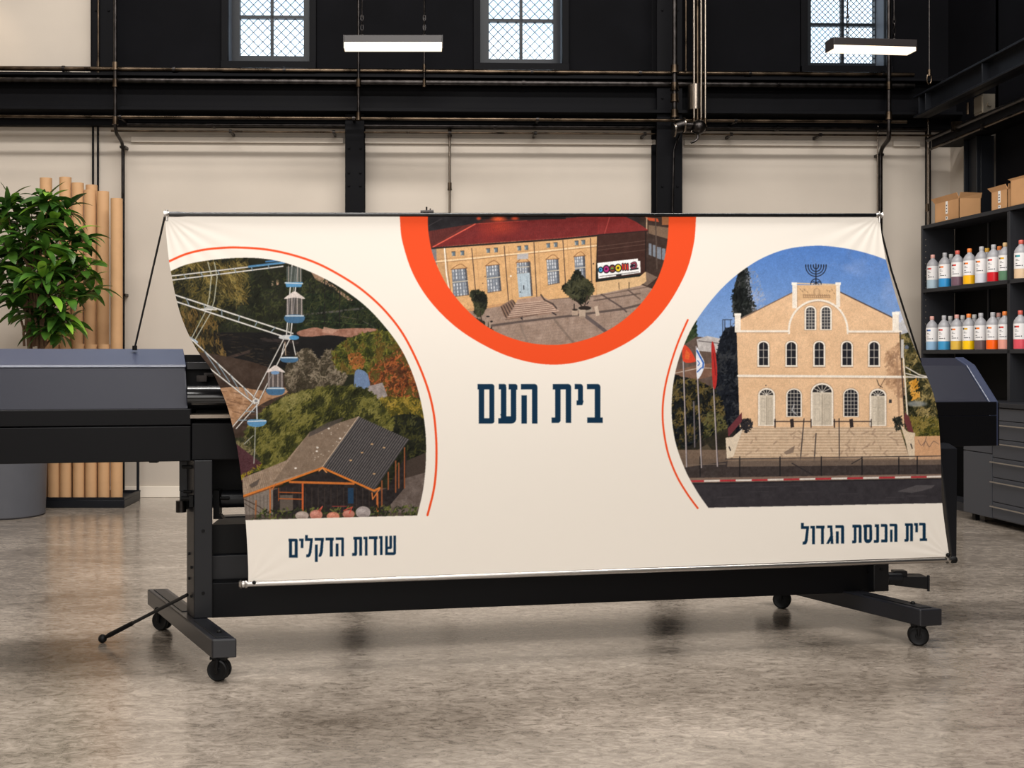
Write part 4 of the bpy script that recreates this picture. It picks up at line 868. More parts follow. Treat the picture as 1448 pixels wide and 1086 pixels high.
hpipe('conduit_pipe', 'slim steel conduit on hangers below the beam over the cream wall', 187.5, .011, .22, 'pipe_brass', a=157, b=1322, clips=(326, 472, 636, 757, 912, 1034, 1160), cat='pipe')

def path(px_py, d): return [wq(wX(q[0], q[2] if len(q) > 2 else d), q[2] if len(q) > 2 else d, wz(q[1], q[0], q[2] if len(q) > 2 else d)) for q in px_py]
def vpipe(name, label, pts, r, d, mk='pipe_dark', fit=(), fr=1.7, hold=(), cat='pipe'):
    P = path(pts, d); t = thing(name, label, cat, P[-1])
    Q = []
    for i in range(len(P)):
        if 0 < i < len(P)-1:
            a, b, c = Vector(P[i-1]), Vector(P[i]), Vector(P[i+1]); rr = min(.09, (a-b).length*.45, (c-b).length*.45)
            p0 = b+(a-b).normalized()*rr; p1 = b+(c-b).normalized()*rr
            for k in range(6): u = k/5; Q.append(tuple(p0*(1-u)**2+b*2*u*(1-u)+p1*u*u))
        else: Q.append(P[i])
    obj('pipe_run', mb().tube(Q, r, 12), mk, t)
    for px, py in fit:
        z = wz(py, px, d); X = wX(px, d); obj('pipe_fitting', mb().cyl(wq(X, d, z-.035), wq(X, d, z+.035), r*fr, 12).cyl(wq(X, d, z-.045), wq(X, d, z-.03), r*fr*1.2, 12), 'pipe_brass', t)
    for px, py in hold:
        z = wz(py, px, .1); X = wX(px, .1); c = mb(); wbox(c, X-.03, X+.03, z-.012, z+.012, 0, .12); obj('pipe_clamp', c, 'pipe_dark', t)
    return t
vpipe('riser_pipe', 'steel riser between cream wall panel and left window, stepping sideways below beam', [(163, -60), (163, 186), (174, 204, .10), (174, 699, .10)], .018, .42, 'pipe_dark', fit=((163, 93), (163, 117), (163, 170)), fr=1.5, hold=((174, 208), (174, 417)))
for px in (131.5, 138.5):
    vpipe('conduit_pipe', 'thin black conduit pair member above the cardboard tubes, '+('nearer the corner' if px < 135 else 'nearer the riser'), [(px, 170), (px, 690)], .011, .05, 'steel_black')
vpipe('conduit_pipe', 'bronze-tinted thin conduit beside the cream upper wall panel', [(139, -60), (139, 118)], .010, .16, 'pipe_brass', fit=((139, 92), (139, 106)), fr=1.6)
vpipe('conduit_pipe', 'dark conduit dropping behind the first hanging lamp to the beam', [(507, -60), (507, 168)], .014, .40, 'pipe_dark', fit=((507, 117), (507, 164)))
vpipe('conduit_pipe', 'short dark conduit under the first hanging lamp, ending on the heavy pipe', [(600, -60), (600, 119)], .010, .40, 'pipe_dark', fit=((600, 96), (600, 117)))
vpipe('conduit_pipe', 'grey conduit down the cream wall midway between the two black columns', [(636, 176), (636, 690)], .013, .06, 'pipe_bright', fit=((636, 187), (636, 263)), fr=1.5)
vpipe('riser_pipe', 'dark riser with brass joints in front of the tall black column', [(954, -60), (954, 168)], .026, .50, 'pipe_dark', fit=((954, 97), (954, 122), (954, 138), (954, 160)), fr=1.45)
vpipe('conduit_pipe', 'thin conduit between the dark riser and the bright pipe bundle', [(970, -60), (970, 100)], .010, .36, 'pipe_brass')
for k, (px, mk, r) in enumerate(((981.5, 'pipe_bright', .015), (986.5, 'pipe_brass', .014), (991.5, 'pipe_bright', .013), (997.5, 'pipe_bright', .013))):
    vpipe('riser_pipe', 'bright steel riser, '+('first', 'second', 'third', 'fourth and outermost')[k]+' of the bundle of four counted from the black column', [(px, -60), (px, 174-(k == 3)*2), (px-4+k*.6, 187)], r, .46, mk, fit=((px, 172),), fr=1.35)
t = thing('pipe_manifold', 'stubby steel manifold and valve where the bundled risers meet the beam', 'valve', wq(wX(985), .4, wz(186)))
m = mb(); z = wz(148); X = wX(983, .40); m.cyl(wq(X, .40, wz(165)), wq(X, .40, wz(131)), .075, 24); obj('sleeve', m, 'pipe_bright', t)
m = mb(); z = wz(177, 985, .5); m.cyl(wq(wX(952, .5), .5, z-.03), wq(wX(968, .5), .5, z), .062, 20); m.cyl(wq(wX(966, .5), .5, z), wq(wX(982, .5), .5, z), .03, 16); m.ball(wq(wX(988, .5), .5, z-.02), .075)
obj('valve_body', m, 'pipe_dark', t)
m = mb(); m.cyl(wq(wX(966, .5), .5, z), wq(wX(968, .5), .5, z), .078, 24); m.cyl(wq(wX(952, .5), .5, z-.05), wq(wX(954, .5), .5, z-.05), .085, 24); obj('flange', m, 'pipe_bright', t)
m = mb(); m.tube(path([(987, 186), (987, 196), (982, 200), (977, 202)], .5), .012, 8); obj('drain_spout', m, 'pipe_dark', t)
m = mb(); m.tube(path([(961, 190), (957, 200), (953, 212), (951, 300)], .36), .010, 8); obj('hose', m, 'pipe_dark', t)
vpipe('riser_pipe', 'steel riser crossing the third window edge, kinking onto the cream wall', [(1257, -60), (1257, 188), (1257, 197, .34), (1245, 212, .10), (1245, 699, .10)], .022, .40, 'pipe_dark', fit=((1257, 121), (1257, 163)), fr=1.3, hold=((1245, 219),))
vpipe('conduit_pipe', 'slim conduit hugging the kinked riser over the cream wall', [(1241.5, 178), (1241, 222), (1241, 699)], .008, .14, 'pipe_bright')
vpipe('conduit_pipe', 'bright thin conduit down the cream wall beside the shelving', [(1312.5, 165), (1312.5, 700)], .013, .12, 'pipe_bright', fit=((1312.5, 167), (1311, 293)), fr=1.4)

# rod hanging down from the ceiling, with a shackle at its end
def hang(name, label, px, Y, y1, r=.008):
    X = (px-CX)/F*Y; z1 = CAMH+(CY-y1)/F*Y; t = thing(name, label, 'rod', (X, Y, z1))
    obj('rod', mb().cyl((X, Y, z1+.12), (X, Y, ZT), r, 8), 'pipe_dark', t)
    m = mb(); m.tube([(X+.022*math.cos(a), Y, z1+.07+.05*math.sin(a)) for a in [k*math.pi/6 for k in range(13)]], .007, 6); m.cyl((X, Y, z1+.1), (X, Y, z1+.16), .018, 8); obj('shackle', m, 'pipe_brass', t)
hang('hanger_rod', 'thin rod with a shackle hanging right of the third window', 1314, 10.9, 122)

# right side: I-beam running towards the viewer, service pipes, column
def ibeam(name, X, z0, z1, Y0, Y1, w_=.16, stiff=()):
    m = mb(); m.box(X-.01, Y0, z0, X+.01, Y1, z1); m.box(X-w_/2, Y0, z1-.02, X+w_/2, Y1, z1); m.box(X-w_/2, Y0, z0, X+w_/2, Y1, z0+.02)
    for y in stiff: m.box(X-w_/2+.01, y-.008, z0+.02, X+w_/2-.01, y+.008, z1-.02)
    return struct(name, m, 'steel_dark', bevel=.003)
ibeam('steel_beam_side', 5.07, 3.89, 4.11, 3.0, 11.55, stiff=(11.3, 11.45, 10.15, 8.0))
m = mb(); m.box(5.2, 2, 3.60, 5.5, 11.6, 3.72); struct('steel_beam_side.001', m, 'steel_black', bevel=.004)
t = thing('service_pipe', 'dark pipe slung under the right-hand beam towards the rear corner', 'pipe', (5.18, 11.5, 3.68))
obj('pipe_run', mb().cyl((5.17, 3, 3.68), (5.17, 11.62, 3.68), .022, 12), 'pipe_dark', t); m = mb(); m.box(5.13, 10.98, 3.64, 5.22, 11.02, 3.74); obj('pipe_clamp', m, 'pipe_brass', t)
t = thing('service_pipe', 'thinner bronze pipe running below the dark one at the right-hand beam', 'pipe', (5.22, 11.5, 3.6))
obj('pipe_run', mb().cyl((5.20, 3, 3.585), (5.20, 11.62, 3.585), .013, 12), 'pipe_brass', t); m = mb(); m.box(5.18, 10.5, 3.56, 5.24, 10.54, 3.62); obj('pipe_clamp', m, 'pipe_dark', t)
t = thing('junction_box', 'small galvanised junction box on top of the pipes below the steel beam', 'box', (5.25, 10.6, 3.72))
m = mb(); m.box(5.19, 10.52, 3.72, 5.31, 10.68, 3.90); obj('box_body', m, 'galv', t, bevel=.006)
m = mb(); m.box(5.183, 10.53, 3.74, 5.19, 10.67, 3.885); m.cyl((5.25, 10.52, 3.8), (5.25, 10.5, 3.8), .02, 12); obj('box_cover', m, 'galv', t)
m = mb(); m.cyl((5.15, 10.72, 3.75), (5.15, 10.72, 3.86), .014, 8); obj('cable_gland', m, 'pipe_brass', t)
m = mb(); m.box(5.40, 10.98, 0, 5.53, 11.25, 3.6); m.box(5.36, 10.98, 0, 5.40, 11.0, 3.6); m.box(5.36, 11.23, 0, 5.40, 11.25, 3.6)
struct('steel_column_side', m, 'steel_dark', bevel=.004)
for px, rr, wd in ((1372.5, .014, 'further'), (1378, .012, 'nearer')):
    X = 5.49; Y = X*F/(px-CX); t = thing('conduit_pipe', 'dark vertical conduit on the cream corner behind the boxes, '+wd+' one from the column'.replace('further', 'farther'), 'pipe', (X, Y, 0))
    obj('pipe_run', mb().cyl((X, Y, 0), (X, Y, 3.6), rr, 10), 'pipe_dark', t); m = mb(); m.box(X-.02, Y-.02, 3.13, XR, Y+.02, 3.16); obj('pipe_clamp', m, 'pipe_dark', t)

# ---------------------------------------------------------------- hanging lamps
def lamp(label, ends, Y, ytop, ymid, ybot, chains, turn=0.0, depth=.13):
    (a, b) = ends; z0 = CAMH+(CY-ybot)/F*Y; z1 = CAMH+(CY-ytop)/F*Y; zm = CAMH+(CY-ymid)/F*Y
    Xa, Xb = (a-CX)/F*Y, (b-CX)/F*Y; xc = (Xa+Xb)/2; t = thing('linear_lamp', label, 'lamp', (xc, Y, z0))
    h = (Xb-Xa)/2; ca, sa = math.cos(turn), math.sin(turn)
    P = lambda x, y, z: (xc+x*ca-y*sa, Y+x*sa+y*ca, z)
    def bx(m, x0, x1, y0, y1, za, zz): return m.hexa([P(x0, y0, za), P(x1, y0, za), P(x1, y1, za), P(x0, y1, za)], [P(x0, y0, zz), P(x1, y0, zz), P(x1, y1, zz), P(x0, y1, zz)])
    obj('lamp_housing', bx(mb(), -h, h, -depth/2, depth/2, zm, z1), 'lampbox', t, bevel=.004)
    obj('end_cap', bx(mb(), -h-.006, -h, -depth/2, depth/2, z0, z1), 'lampbox', t); obj('end_cap', bx(mb(), h, h+.006, -depth/2, depth/2, z0, z1), 'lampbox', t)
    obj('diffuser', bx(mb(), -h+.002, h-.002, -depth/2+.004, depth/2-.004, z0, zm), 'lamp', t)
    for px in chains:
        X = (px-CX)/F*Y-xc; m = mb()
        q = P(X, 0, z1); m.cyl((q[0], q[1], z1+.18), (q[0], q[1], ZT), .006, 6)
        for k in range(4):
            zz = z1+.02+k*.045; pr = []
            for j in range(13):
                an = j*math.pi/6; dx = .012*math.cos(an); pr.append((q[0]+(dx if k % 2 else 0), q[1]+(0 if k % 2 else dx), zz+.022+.028*math.sin(an)))
            m.tube(pr, .004, 5)
        m.cyl((q[0], q[1], z1), (q[0], q[1], z1+.02), .02, 8); obj('hanging_chain', m, 'pipe_dark', t)
    return t
lamp('glowing linear pendant lamp hanging between the first and second window', (487, 625), 10.6, 52, 62, 70.5, (512, 600))
lamp('glowing linear pendant lamp hanging in front of the third window', (1171, 1292), 9.6, 57.5, 68, 73.5, (1197, 1266), turn=.10, depth=.15)
# ---------------------------------------------------------------- wide format printer on its wheeled stand
YP, SP, SK = 5.70, .176, .464        # the machine's long axis is turned against the room; its feet run askew
def lp(px, off=0.0):
    k = (px-CX)/F; Y = (YP+off)/(1-SP*k); return (k*Y, Y)
def lX(px, off=0.0): return lp(px, off)[0]
def lz(py, px, off=0.0): return CAMH+(CY-py)/F*lp(px, off)[1]
def lq(X, off, z): return (X, YP+SP*X+off, z)
def at(px, py, off): return lq(lX(px, off), off, lz(py, px, off))
def ext(m, prof, X0, X1, sk0=0.0, sk1=0.0):       # profile (off, z) drawn out along the machine
    return m.prism([lq(X0-sk0*o, o, z) for o, z in prof], [lq(X1-sk1*o, o, z) for o, z in prof])
printer = thing('large_format_printer', 'charcoal wide-format printer on a black wheeled stand behind the banner', 'printer', lq(.6, 0, 0))

XA = -1.15
obj('side_cover', ext(mb(), [(.45, .949), (.45, 1.44), (.30, 1.4898), (.12, 1.408), (-.02, 1.2035), (-.02, 1.13), (.0, 1.13)], -3.0, XA, .28, .28), ['body'], printer, bevel=.006, smooth=False, label='large charcoal cover over the left end of the printer')
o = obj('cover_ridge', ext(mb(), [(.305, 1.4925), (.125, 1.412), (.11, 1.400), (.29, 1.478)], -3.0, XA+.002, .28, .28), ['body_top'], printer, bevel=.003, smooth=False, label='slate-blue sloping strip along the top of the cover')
obj('front_panel', ext(mb(), [(-.055, .949), (-.055, 1.118), (.3, 1.118), (.3, .949)], -3.0, XA+.02, .1, .1), ['body_dark'], printer, bevel=.004, smooth=False)
obj('front_panel', ext(mb(), [(-.045, 1.122), (-.045, 1.2), (.3, 1.2), (.3, 1.122)], -3.0, XA+.02, .1, .1), ['body_dark'], printer, bevel=.004, smooth=False)
# middle section
XB = lX(1288, 0)
mid = obj('chassis', ext(ext(mb(), [(-.04, .953), (-.04, 1.130), (.42, 1.130), (.42, .953)], XA+.022, XB, .1, 0), [(.20, 1.13), (.20, 1.462), (.42, 1.462), (.42, 1.13)], XA+.004, XB, .28, 0), ['body_dark'], printer, bevel=.004, smooth=False)
obj('print_roller', mb().cyl(lq(XA-.01, .05, 1.252), lq(XB, .05, 1.252), .062, 40), ['roller'], printer, label='glossy black media roller')
obj('media_bar', ext(mb(), [(-.052, 1.155), (-.052, 1.172), (-.02, 1.178), (-.02, 1.15)], XA+.022, XB), ['pipe_bright'], printer, label='bright steel bar along the front edge')
obj('carriage_rail', ext(mb(), [(.10, 1.388), (.10, 1.425), (.20, 1.425), (.20, 1.388)], XA+.004, XB, .28, 0), ['frame'], printer, bevel=.003)
m = mb(); m.cyl(lq(XA+.06, .09, 1.36), lq(XA+.34, .09, 1.36), .012, 8); m.box(*lq(XA+.03, .06, 1.33), *[a+b for a, b in zip(lq(XA+.03, .06, 1.33), (.05, .06, .03))]); obj('carriage_bracket', m, 'pipe_dark', printer)
# right end cover
XE = 3.155; XM = 3.095
PR = [(.45, .963), (.45, 1.40), (.30, 1.446), (.19, 1.402), (-.02, 1.209), (-.03, 1.209), (-.03, 1.135), (-.03, .963)]
obj('end_cover', ext(mb(), PR, XB+.002, XM, .1, .1), ['body'], printer, bevel=.005, smooth=False, label='charcoal cover with a sloping face at the right end')
PR2 = [(.452, .962), (.452, 1.402), (.30, 1.449), (.188, 1.406), (-.024, 1.212), (-.034, 1.205), (-.034, .962)]
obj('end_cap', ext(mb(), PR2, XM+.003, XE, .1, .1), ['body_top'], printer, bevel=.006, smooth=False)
obj('end_panel', ext(mb(), [(-.04, .963), (-.04, 1.128), (-.03, 1.128), (-.03, .963)], XB+.02, XE-.012), ['body_dark'], printer, bevel=.002, smooth=False)
obj('end_panel', ext(mb(), [(-.04, 1.133), (-.04, 1.205), (-.03, 1.205), (-.03, 1.133)], XB+.02, XE-.012), ['body_dark'], printer, bevel=.002, smooth=False)
obj('end_panel', ext(mb(), [(-.036, .963), (-.036, 1.2), (.44, 1.2), (.44, .963)], XE-.001, XE+.006), ['body_dark'], printer, bevel=.002, smooth=False)

# stand: feet, posts, beam
def foot(Xc, wd, o0, o1):
    f = mb(); h = wd/2
    b = lambda o, s, z: lq(Xc-SK*o+s*h, o, z)
    f.hexa([b(o0, -1, .108), b(o0, 1, .108), b(o1, 1, .108), b(o1, -1, .108)], [b(o0, -1, .192), b(o0, 1, .192), b(o1, 1, .192), b(o1, -1, .192)])
    fo = obj('foot', f, ['frame_top'], printer, bevel=.006, smooth=False)
    g = mb(); h = wd*.26
    for (a, c) in ((o0+.03, -.12), (.10, o1-.03)):
        g.hexa([b(a, -1, .192), b(a, 1, .192), b(c, 1, .192), b(c, -1, .192)], [b(a, -1, .196), b(a, 1, .196), b(c, 1, .196), b(c, -1, .196)])
    obj('foot_inlay', g, ['frame'], fo, bevel=.001, smooth=False)
    g = mb(); g.ball(b(o0+.12, .4, .197), .012, 8); obj('foot_screw', g, 'deep', fo)
    return fo
foot(-1.123, .108, -.50, .70); foot(2.297, .12, -.50, .62)
CW = .05
def caster(Xc, off, yaw=0.0, brake=True):
    X, Y, _ = lq(Xc-SK*off, off, 0)
    c = Vector((math.cos(yaw), math.sin(yaw), 0)); fwd = Vector((-math.sin(yaw), math.cos(yaw), 0))
    P = Vector((X, Y, 0))+fwd*.012
    m = mb(); m.cyl(P+Vector((0, 0, .085)), P+Vector((0, 0, .108)), .016, 12)
    m.tube([P+c*.0+fwd*(.036*math.cos(a))*1.05+Vector((0, 0, .05+.047*math.sin(a))) for a in [k*math.pi/8 for k in range(0, 9)]], [.010]*9, 8)
    m.hexa([P-c*.026-fwd*.036+Vector((0, 0, .096)), P+c*.026-fwd*.036+Vector((0, 0, .096)), P+c*.026+fwd*.036+Vector((0, 0, .096)), P-c*.026+fwd*.036+Vector((0, 0, .096))],
           [P-c*.026-fwd*.036+Vector((0, 0, .108)), P+c*.026-fwd*.036+Vector((0, 0, .108)), P+c*.026+fwd*.036+Vector((0, 0, .108)), P-c*.026+fwd*.036+Vector((0, 0, .108))])
    for s in (-1, 1):
        a = P+c*(s*.036)+Vector((0, 0, CW)); m.tube([P+c*(s*.030)+Vector((0, 0, .100)), P+c*(s*.0355)+Vector((0, 0, .085)), a], [.012, .010, .007], 8); m.cyl(a-c*(s*.004), a+c*(s*.005), .009, 10)
    k = obj('caster', m, 'deep', printer, label='black twin-wheel caster')
    for s in (-1, 1):
        w_ = mb(); a = P+c*(s*.010)+Vector((0, 0, CW)); b = P+c*(s*.031)+Vector((0, 0, CW))
        n = 28; ax = (b-a).normalized()
        prof = [(0, .0), (0, .040), (0, .046), (.003, .0492), (.009, CW), (.014, .0495), (.018, .047), (.0205, .042), (.0185, .038), (.0195, .016), (.022, .014), (.022, .0005)]
        rings = []
        for (h, r) in prof:
            r = max(r, .0004)
            for q in range(n):
                t = 2*math.pi*q/n; rings.append(a+ax*h+fwd*(r*math.cos(t))+Vector((0, 0, r*math.sin(t))))
        fs = [(i*n+q, i*n+(q+1) % n, (i+1)*n+(q+1) % n, (i+1)*n+q) for i in range(len(prof)-1) for q in range(n)]
        w_.add(rings, fs); w_.m = [0 if (i//n) < 7 else 1 for i in range(len(fs))]
        obj('wheel', w_, ['rubber', 'wheelface'], k)
    if brake:
        m = mb(); q = P-c*.036+Vector((0, 0, .1)); m.hexa([q-c*.012-fwd*.012-Vector((0, 0, .006)), q+c*.02-fwd*.012-Vector((0, 0, .006)), q+c*.02+fwd*.012-Vector((0, 0, .006)), q-c*.012+fwd*.012-Vector((0, 0, .012))],
            [q-c*.012-fwd*.012, q+c*.02-fwd*.012, q+c*.02+fwd*.012, q-c*.012+fwd*.012-Vector((0, 0, .004))])
        obj('brake_lever', m, 'deep', k)
caster(-1.123, -.463, math.radians(78)); caster(-1.123, .56, math.radians(65)); caster(2.297, -.44, math.radians(70)); caster(2.297, .47, math.radians(66), False)
def post(Xc, wd, o0, o1, z0, z1, nm='post'):
    p = mb(); h = wd/2; b = lambda o, s, z: lq(Xc-SK*(o-o0)+s*h, o, z)
    p.hexa([b(o0, -1, z0), b(o0, 1, z0), b(o1, 1, z0), b(o1, -1, z0)], [b(o0, -1, z1), b(o0, 1, z1), b(o1, 1, z1), b(o1, -1, z1)])
    po = obj(nm, p, ['frame'], printer, bevel=.004, smooth=False)
    g = mb()
    for z in (z0+.12, z0+.42): g.cyl(b(o0, 0, z), Vector(b(o0, 0, z))+Vector((0, -.006, 0)), .008, 10)
    for z, s in ((z0+.10, .3), (z0+.18, .6), (z0+.24, .3), (z0+.30, .6)): q = Vector(b(o0+(o1-o0)*s, -1, z)); g.cyl(q, q+Vector((-.006, -.003, 0)), .007, 8)
    obj('post_bolt', g, 'deep', po)
    return po
post(lX(287.5, -.06), .087, -.06, .07, .192, .953); post(lX(1246.5, -.06), .087, -.06, .06, .192, .97)
obj('cross_beam', ext(mb(), [(-.02, .182), (-.02, .352), (.10, .372), (.10, .182)], lX(299, 0), lX(1236, 0)), ['body_dark'], printer, bevel=.005, smooth=False)
obj('catch_tray', ext(ext(mb(), [(.03, .345), (.03, .475), (.04, .48), (.38, .48), (.38, .345)], lX(298, .05), lX(1236, .05)), [(.30, .48), (.30, .63), (.38, .63), (.38, .48)], lX(298, .05), lX(1236, .05)), ['frame'], printer, bevel=.003, smooth=False)
obj('tray_flap', ext(mb(), [(.05, .482), (.05, .625), (.29, .625), (.29, .482)], lX(299, .05), lX(1236, .05)), ['deep'], printer, smooth=False)
obj('rear_panel', ext(mb(), [(.26, .768), (.26, .953), (.30, .953), (.30, .768)], XA+.03, XB), ['deep'], printer, smooth=False)
obj('take_up_roller', mb().cyl(lq(lX(300, .16), .16, .738), lq(XB-.2, .16, .738), .044, 28), ['frame'], printer)
m = mb(); a = lq(lX(303, .1), .10, .70); m.box(a[0], a[1]-.03, a[2]-.03, a[0]+.03, a[1]+.05, a[2]+.09); m.cyl((a[0]+.03, a[1], a[2]+.05), (a[0]+.075, a[1], a[2]+.05), .009, 10); m.hexa([(a[0], a[1]-.03, a[2]-.05), (a[0]+.05, a[1]-.03, a[2]-.05), (a[0]+.05, a[1]+.03, a[2]-.05), (a[0], a[1]+.03, a[2]-.05)], [(a[0], a[1]-.03, a[2]-.03), (a[0]+.035, a[1]-.03, a[2]-.03), (a[0]+.035, a[1]+.03, a[2]-.03), (a[0], a[1]+.03, a[2]-.03)])
obj('roller_bracket', m, 'deep', printer)
m = mb(); p = at(262, 690, .07); m.box(p[0]-.03, p[1], .79, p[0]+.012, p[1]+.05, .953); m.box(p[0]-.028, p[1]-.002, .70, p[0]+.010, p[1]+.03, .79); obj('side_bracket', m, 'frame', printer, bevel=.003)
m = mb()
for (px, py, r, l) in ((258, 660, .009, .05), (257, 705, .012, .075), (260, 695, .008, .04)):
    p = at(px, py, .0); m.cyl(p, (p[0]+l, p[1]-.01, p[2]), r, 10)
p = at(274, 706, -.05); m.box(p[0]-.018, p[1]-.02, p[2]-.035, p[0]+.0, p[1]+.01, p[2]+.02)
obj('lever', m, 'deep', printer)
m = mb(); p = at(262, 716, .03); m.cyl((p[0]-.02, p[1], p[2]-.028), (p[0]-.02, p[1], p[2]+.028), .026, 16); obj('motor', m, 'pipe_dark', printer)
# small box under the cover, side arm and bracket at the right
m = mb(); p = at(218, 653, .1); m.box(p[0]-.02, p[1]-.02, .932, p[0]+.02, p[1]+.02, .95); obj('cover_latch', m, 'deep', printer)
A0 = .0
arm = mb(); xa0, xa1 = lX(1325, -.16), lX(1349, -.16)
b = lambda x, o, z: lq(x, o, z)
zt_, zb_ = .965, lz(786, 1345, -.16)
arm.hexa([b(xa1-.028, -.19, zb_), b(xa1, -.19, zb_), b(xa1, -.13, zb_), b(xa1-.028, -.13, zb_)], [b(xa0, -.19, zt_), b(xa1+.004, -.19, zt_), b(xa1+.004, -.10, zt_), b(xa0, -.10, zt_)])
arm.hexa([b(xa0, -.19, zt_), b(xa1+.004, -.19, zt_), b(xa1+.004, .1, zt_), b(xa0, .1, zt_)], [b(xa0, -.10, zt_+.02), b(xa1+.004, -.10, zt_+.02), b(xa1+.004, .1, zt_+.02), b(xa0, .1, zt_+.02)])
obj('side_arm', arm, ['frame'], printer, bevel=.003, smooth=False)
m = mb(); p0 = at(1268, 832, -.02); p1 = at(1306, 813, -.02)
m.hexa([(p0[0]-.02, p0[1]-.03, p0[2]+.02), (p1[0], p1[1]-.06, p0[2]), (p1[0], p1[1]+.04, p0[2]), (p0[0]-.02, p0[1]+.04, p0[2]+.02)], [(p0[0]-.02, p0[1]-.03, p1[2]), (p1[0], p1[1]-.06, p1[2]), (p1[0], p1[1]+.04, p1[2]), (p0[0]-.02, p0[1]+.04, p1[2]+.01)])
p2 = at(1259, 818, -.02); m.cyl((p2[0]-.02, p2[1], p2[2]), (p0[0]+.02, p2[1], p2[2]), .035, 16); m.box(p0[0]-.02, p0[1]-.02, p1[2], p0[0]+.05, p0[1]+.03, p1[2]+.03); m.box(p1[0]-.006, p1[1]-.065, p0[2]-.01, p1[0]+.006, p1[1]-.05, p1[2]+.01)
obj('drive_unit', m, ['frame'], printer, bevel=.003, smooth=False)
# outrigger strut to the floor
e0 = Vector(at(265, 841, -.0)); gX, gY = (145-CX)/F*5.74, 5.74; e1 = Vector((gX, gY, .022))
d = (e0-e1).normalized()
st = obj('strut', mb().tube([e0, e1+d*.05], .0085, 12), 'cable', printer, label='thin black strut reaching out to the floor')
m = mb(); m.tube([e1+d*.22, e1+d*.05, e1+d*.03], [.011, .0125, .009], 12); obj('strut_sleeve', m, 'deep', st)
m = mb(); m.ball(tuple(e1), .022, 10); obj('strut_foot', m, 'rubber', st)
p = Vector(at(222, 862, .3)); m = mb(); m.ball(tuple(p), .014, 8); obj('foot_knob', m, 'deep', printer)

# ---------------------------------------------------------------- banner
OT, OB = -.15, -.36
banner = thing('printed_banner', 'huge cream printed banner with three picture circles stretched between two rods', 'banner', lq(.6, OB, .4))
Lp = [(233.6, 304), (233.8, 311), (235, 331.5), (239, 369.6), (241.5, 384), (248, 418), (256, 447), (267.5, 475), (281, 499), (296.6, 519.6), (309, 544), (322, 577.6), (332, 618), (337, 645), (343.5, 697.5), (347.5, 740), (349.7, 775), (351, 805), (351, 823)]
Rp = [(1244.4, 304), (1244.6, 311), (1246, 328), (1249, 346), (1252.4, 366), (1257, 384), (1262, 402), (1269.5, 428), (1278, 454), (1289, 482), (1301, 510), (1312, 536), (1321, 562), (1326.5, 591), (1329.4, 632), (1330.6, 670), (1331.8, 708), (1336.2, 746), (1342.3, 787)]
def resample(P, y0, y1, n):
    P = smooth(P, 12); ys = np.array([p[1] for p in P]); xs = np.array([p[0] for p in P]); t = np.linspace(y0, y1, n); return np.interp(t, ys, xs), t
NU, NV = 1320, 620
v = np.linspace(0, 1, NV)
offv = OT+(OB-OT)*v-.05*np.sin(np.pi*v)
def edge(P, y0, y1):
    xs, ys = resample(P, y0, y1, NV); k = (xs-CX)/F; Y = (YP+offv)/(1-SP*k); return np.stack([k*Y, Y, CAMH+(CY-ys)/F*Y], 1)
EL, ER = edge(Lp, 304, 823), edge(Rp, 304, 787)
u = np.linspace(0, 1, NU)
G = EL[:, None, :]*(1-u)[None, :, None]+ER[:, None, :]*u[None, :, None]
# faint tension creases fanning out from the corners, and a soft sway of the cloth
U, V = np.meshgrid(u, v)
def crease(cu, cv, amp, n, ph):
    dx = (U-cu)*3.6; dy = (V-cv)*1.8; r = np.hypot(dx, dy); a = np.arctan2(np.abs(dy), np.abs(dx)); return amp*np.sin(a*n+ph)*np.exp(-r*3.2)*np.clip(r*8, 0, 1)
G[..., 1] += crease(0, 0, .0012, 22, 0)+crease(1, 0, .0012, 22, 1)+crease(0, 1, .0008, 16, .5)+crease(1, 1, .0014, 18, 2)+.004*np.sin(U*9+V*2)*np.sin(np.pi*V)
art = paint_art()
PX = G[..., 0]/G[..., 1]*F+CX; PY = CY-(G[..., 2]-CAMH)/G[..., 1]*F
fx = np.clip((PX-AX0)*AS-.5, 0, AW*AS-2); fy = np.clip((PY-AY0)*AS-.5, 0, AH*AS-2)
ix = fx.astype(int); iy = fy.astype(int); fx = (fx-ix)[..., None]; fy = (fy-iy)[..., None]
col = (art[iy, ix]*(1-fx)+art[iy, ix+1]*fx)*(1-fy)+(art[iy+1, ix]*(1-fx)+art[iy+1, ix+1]*fx)*fy
hem = np.clip((V-.985)/.004, 0, 1)[..., None]; 
lin = np.where(col <= .04045, col/12.92, ((col+.055)/1.055)**2.4)
me = bpy.data.meshes.new('cloth')
off = np.array(world_loc(banner)); nv = NU*NV
me.vertices.add(nv); me.vertices.foreach_set('co', (G-off).reshape(-1).astype(np.float32))
ii = np.arange(nv).reshape(NV, NU); q = np.stack([ii[1:, :-1], ii[1:, 1:], ii[:-1, 1:], ii[:-1, :-1]], -1).reshape(-1, 4); nf = len(q)
me.loops.add(nf*4); me.loops.foreach_set('vertex_index', q.reshape(-1).astype(np.int32))
me.polygons.add(nf); me.polygons.foreach_set('loop_start', np.arange(0, nf*4, 4, dtype=np.int32))
me.polygons.foreach_set('use_smooth', np.ones(nf, bool))
me.update(calc_edges=True)
ca = me.color_attributes.new('print', 'FLOAT_COLOR', 'POINT')
ca.data.foreach_set('color', np.concatenate([lin, np.ones((NV, NU, 1))], -1).reshape(-1).astype(np.float32))
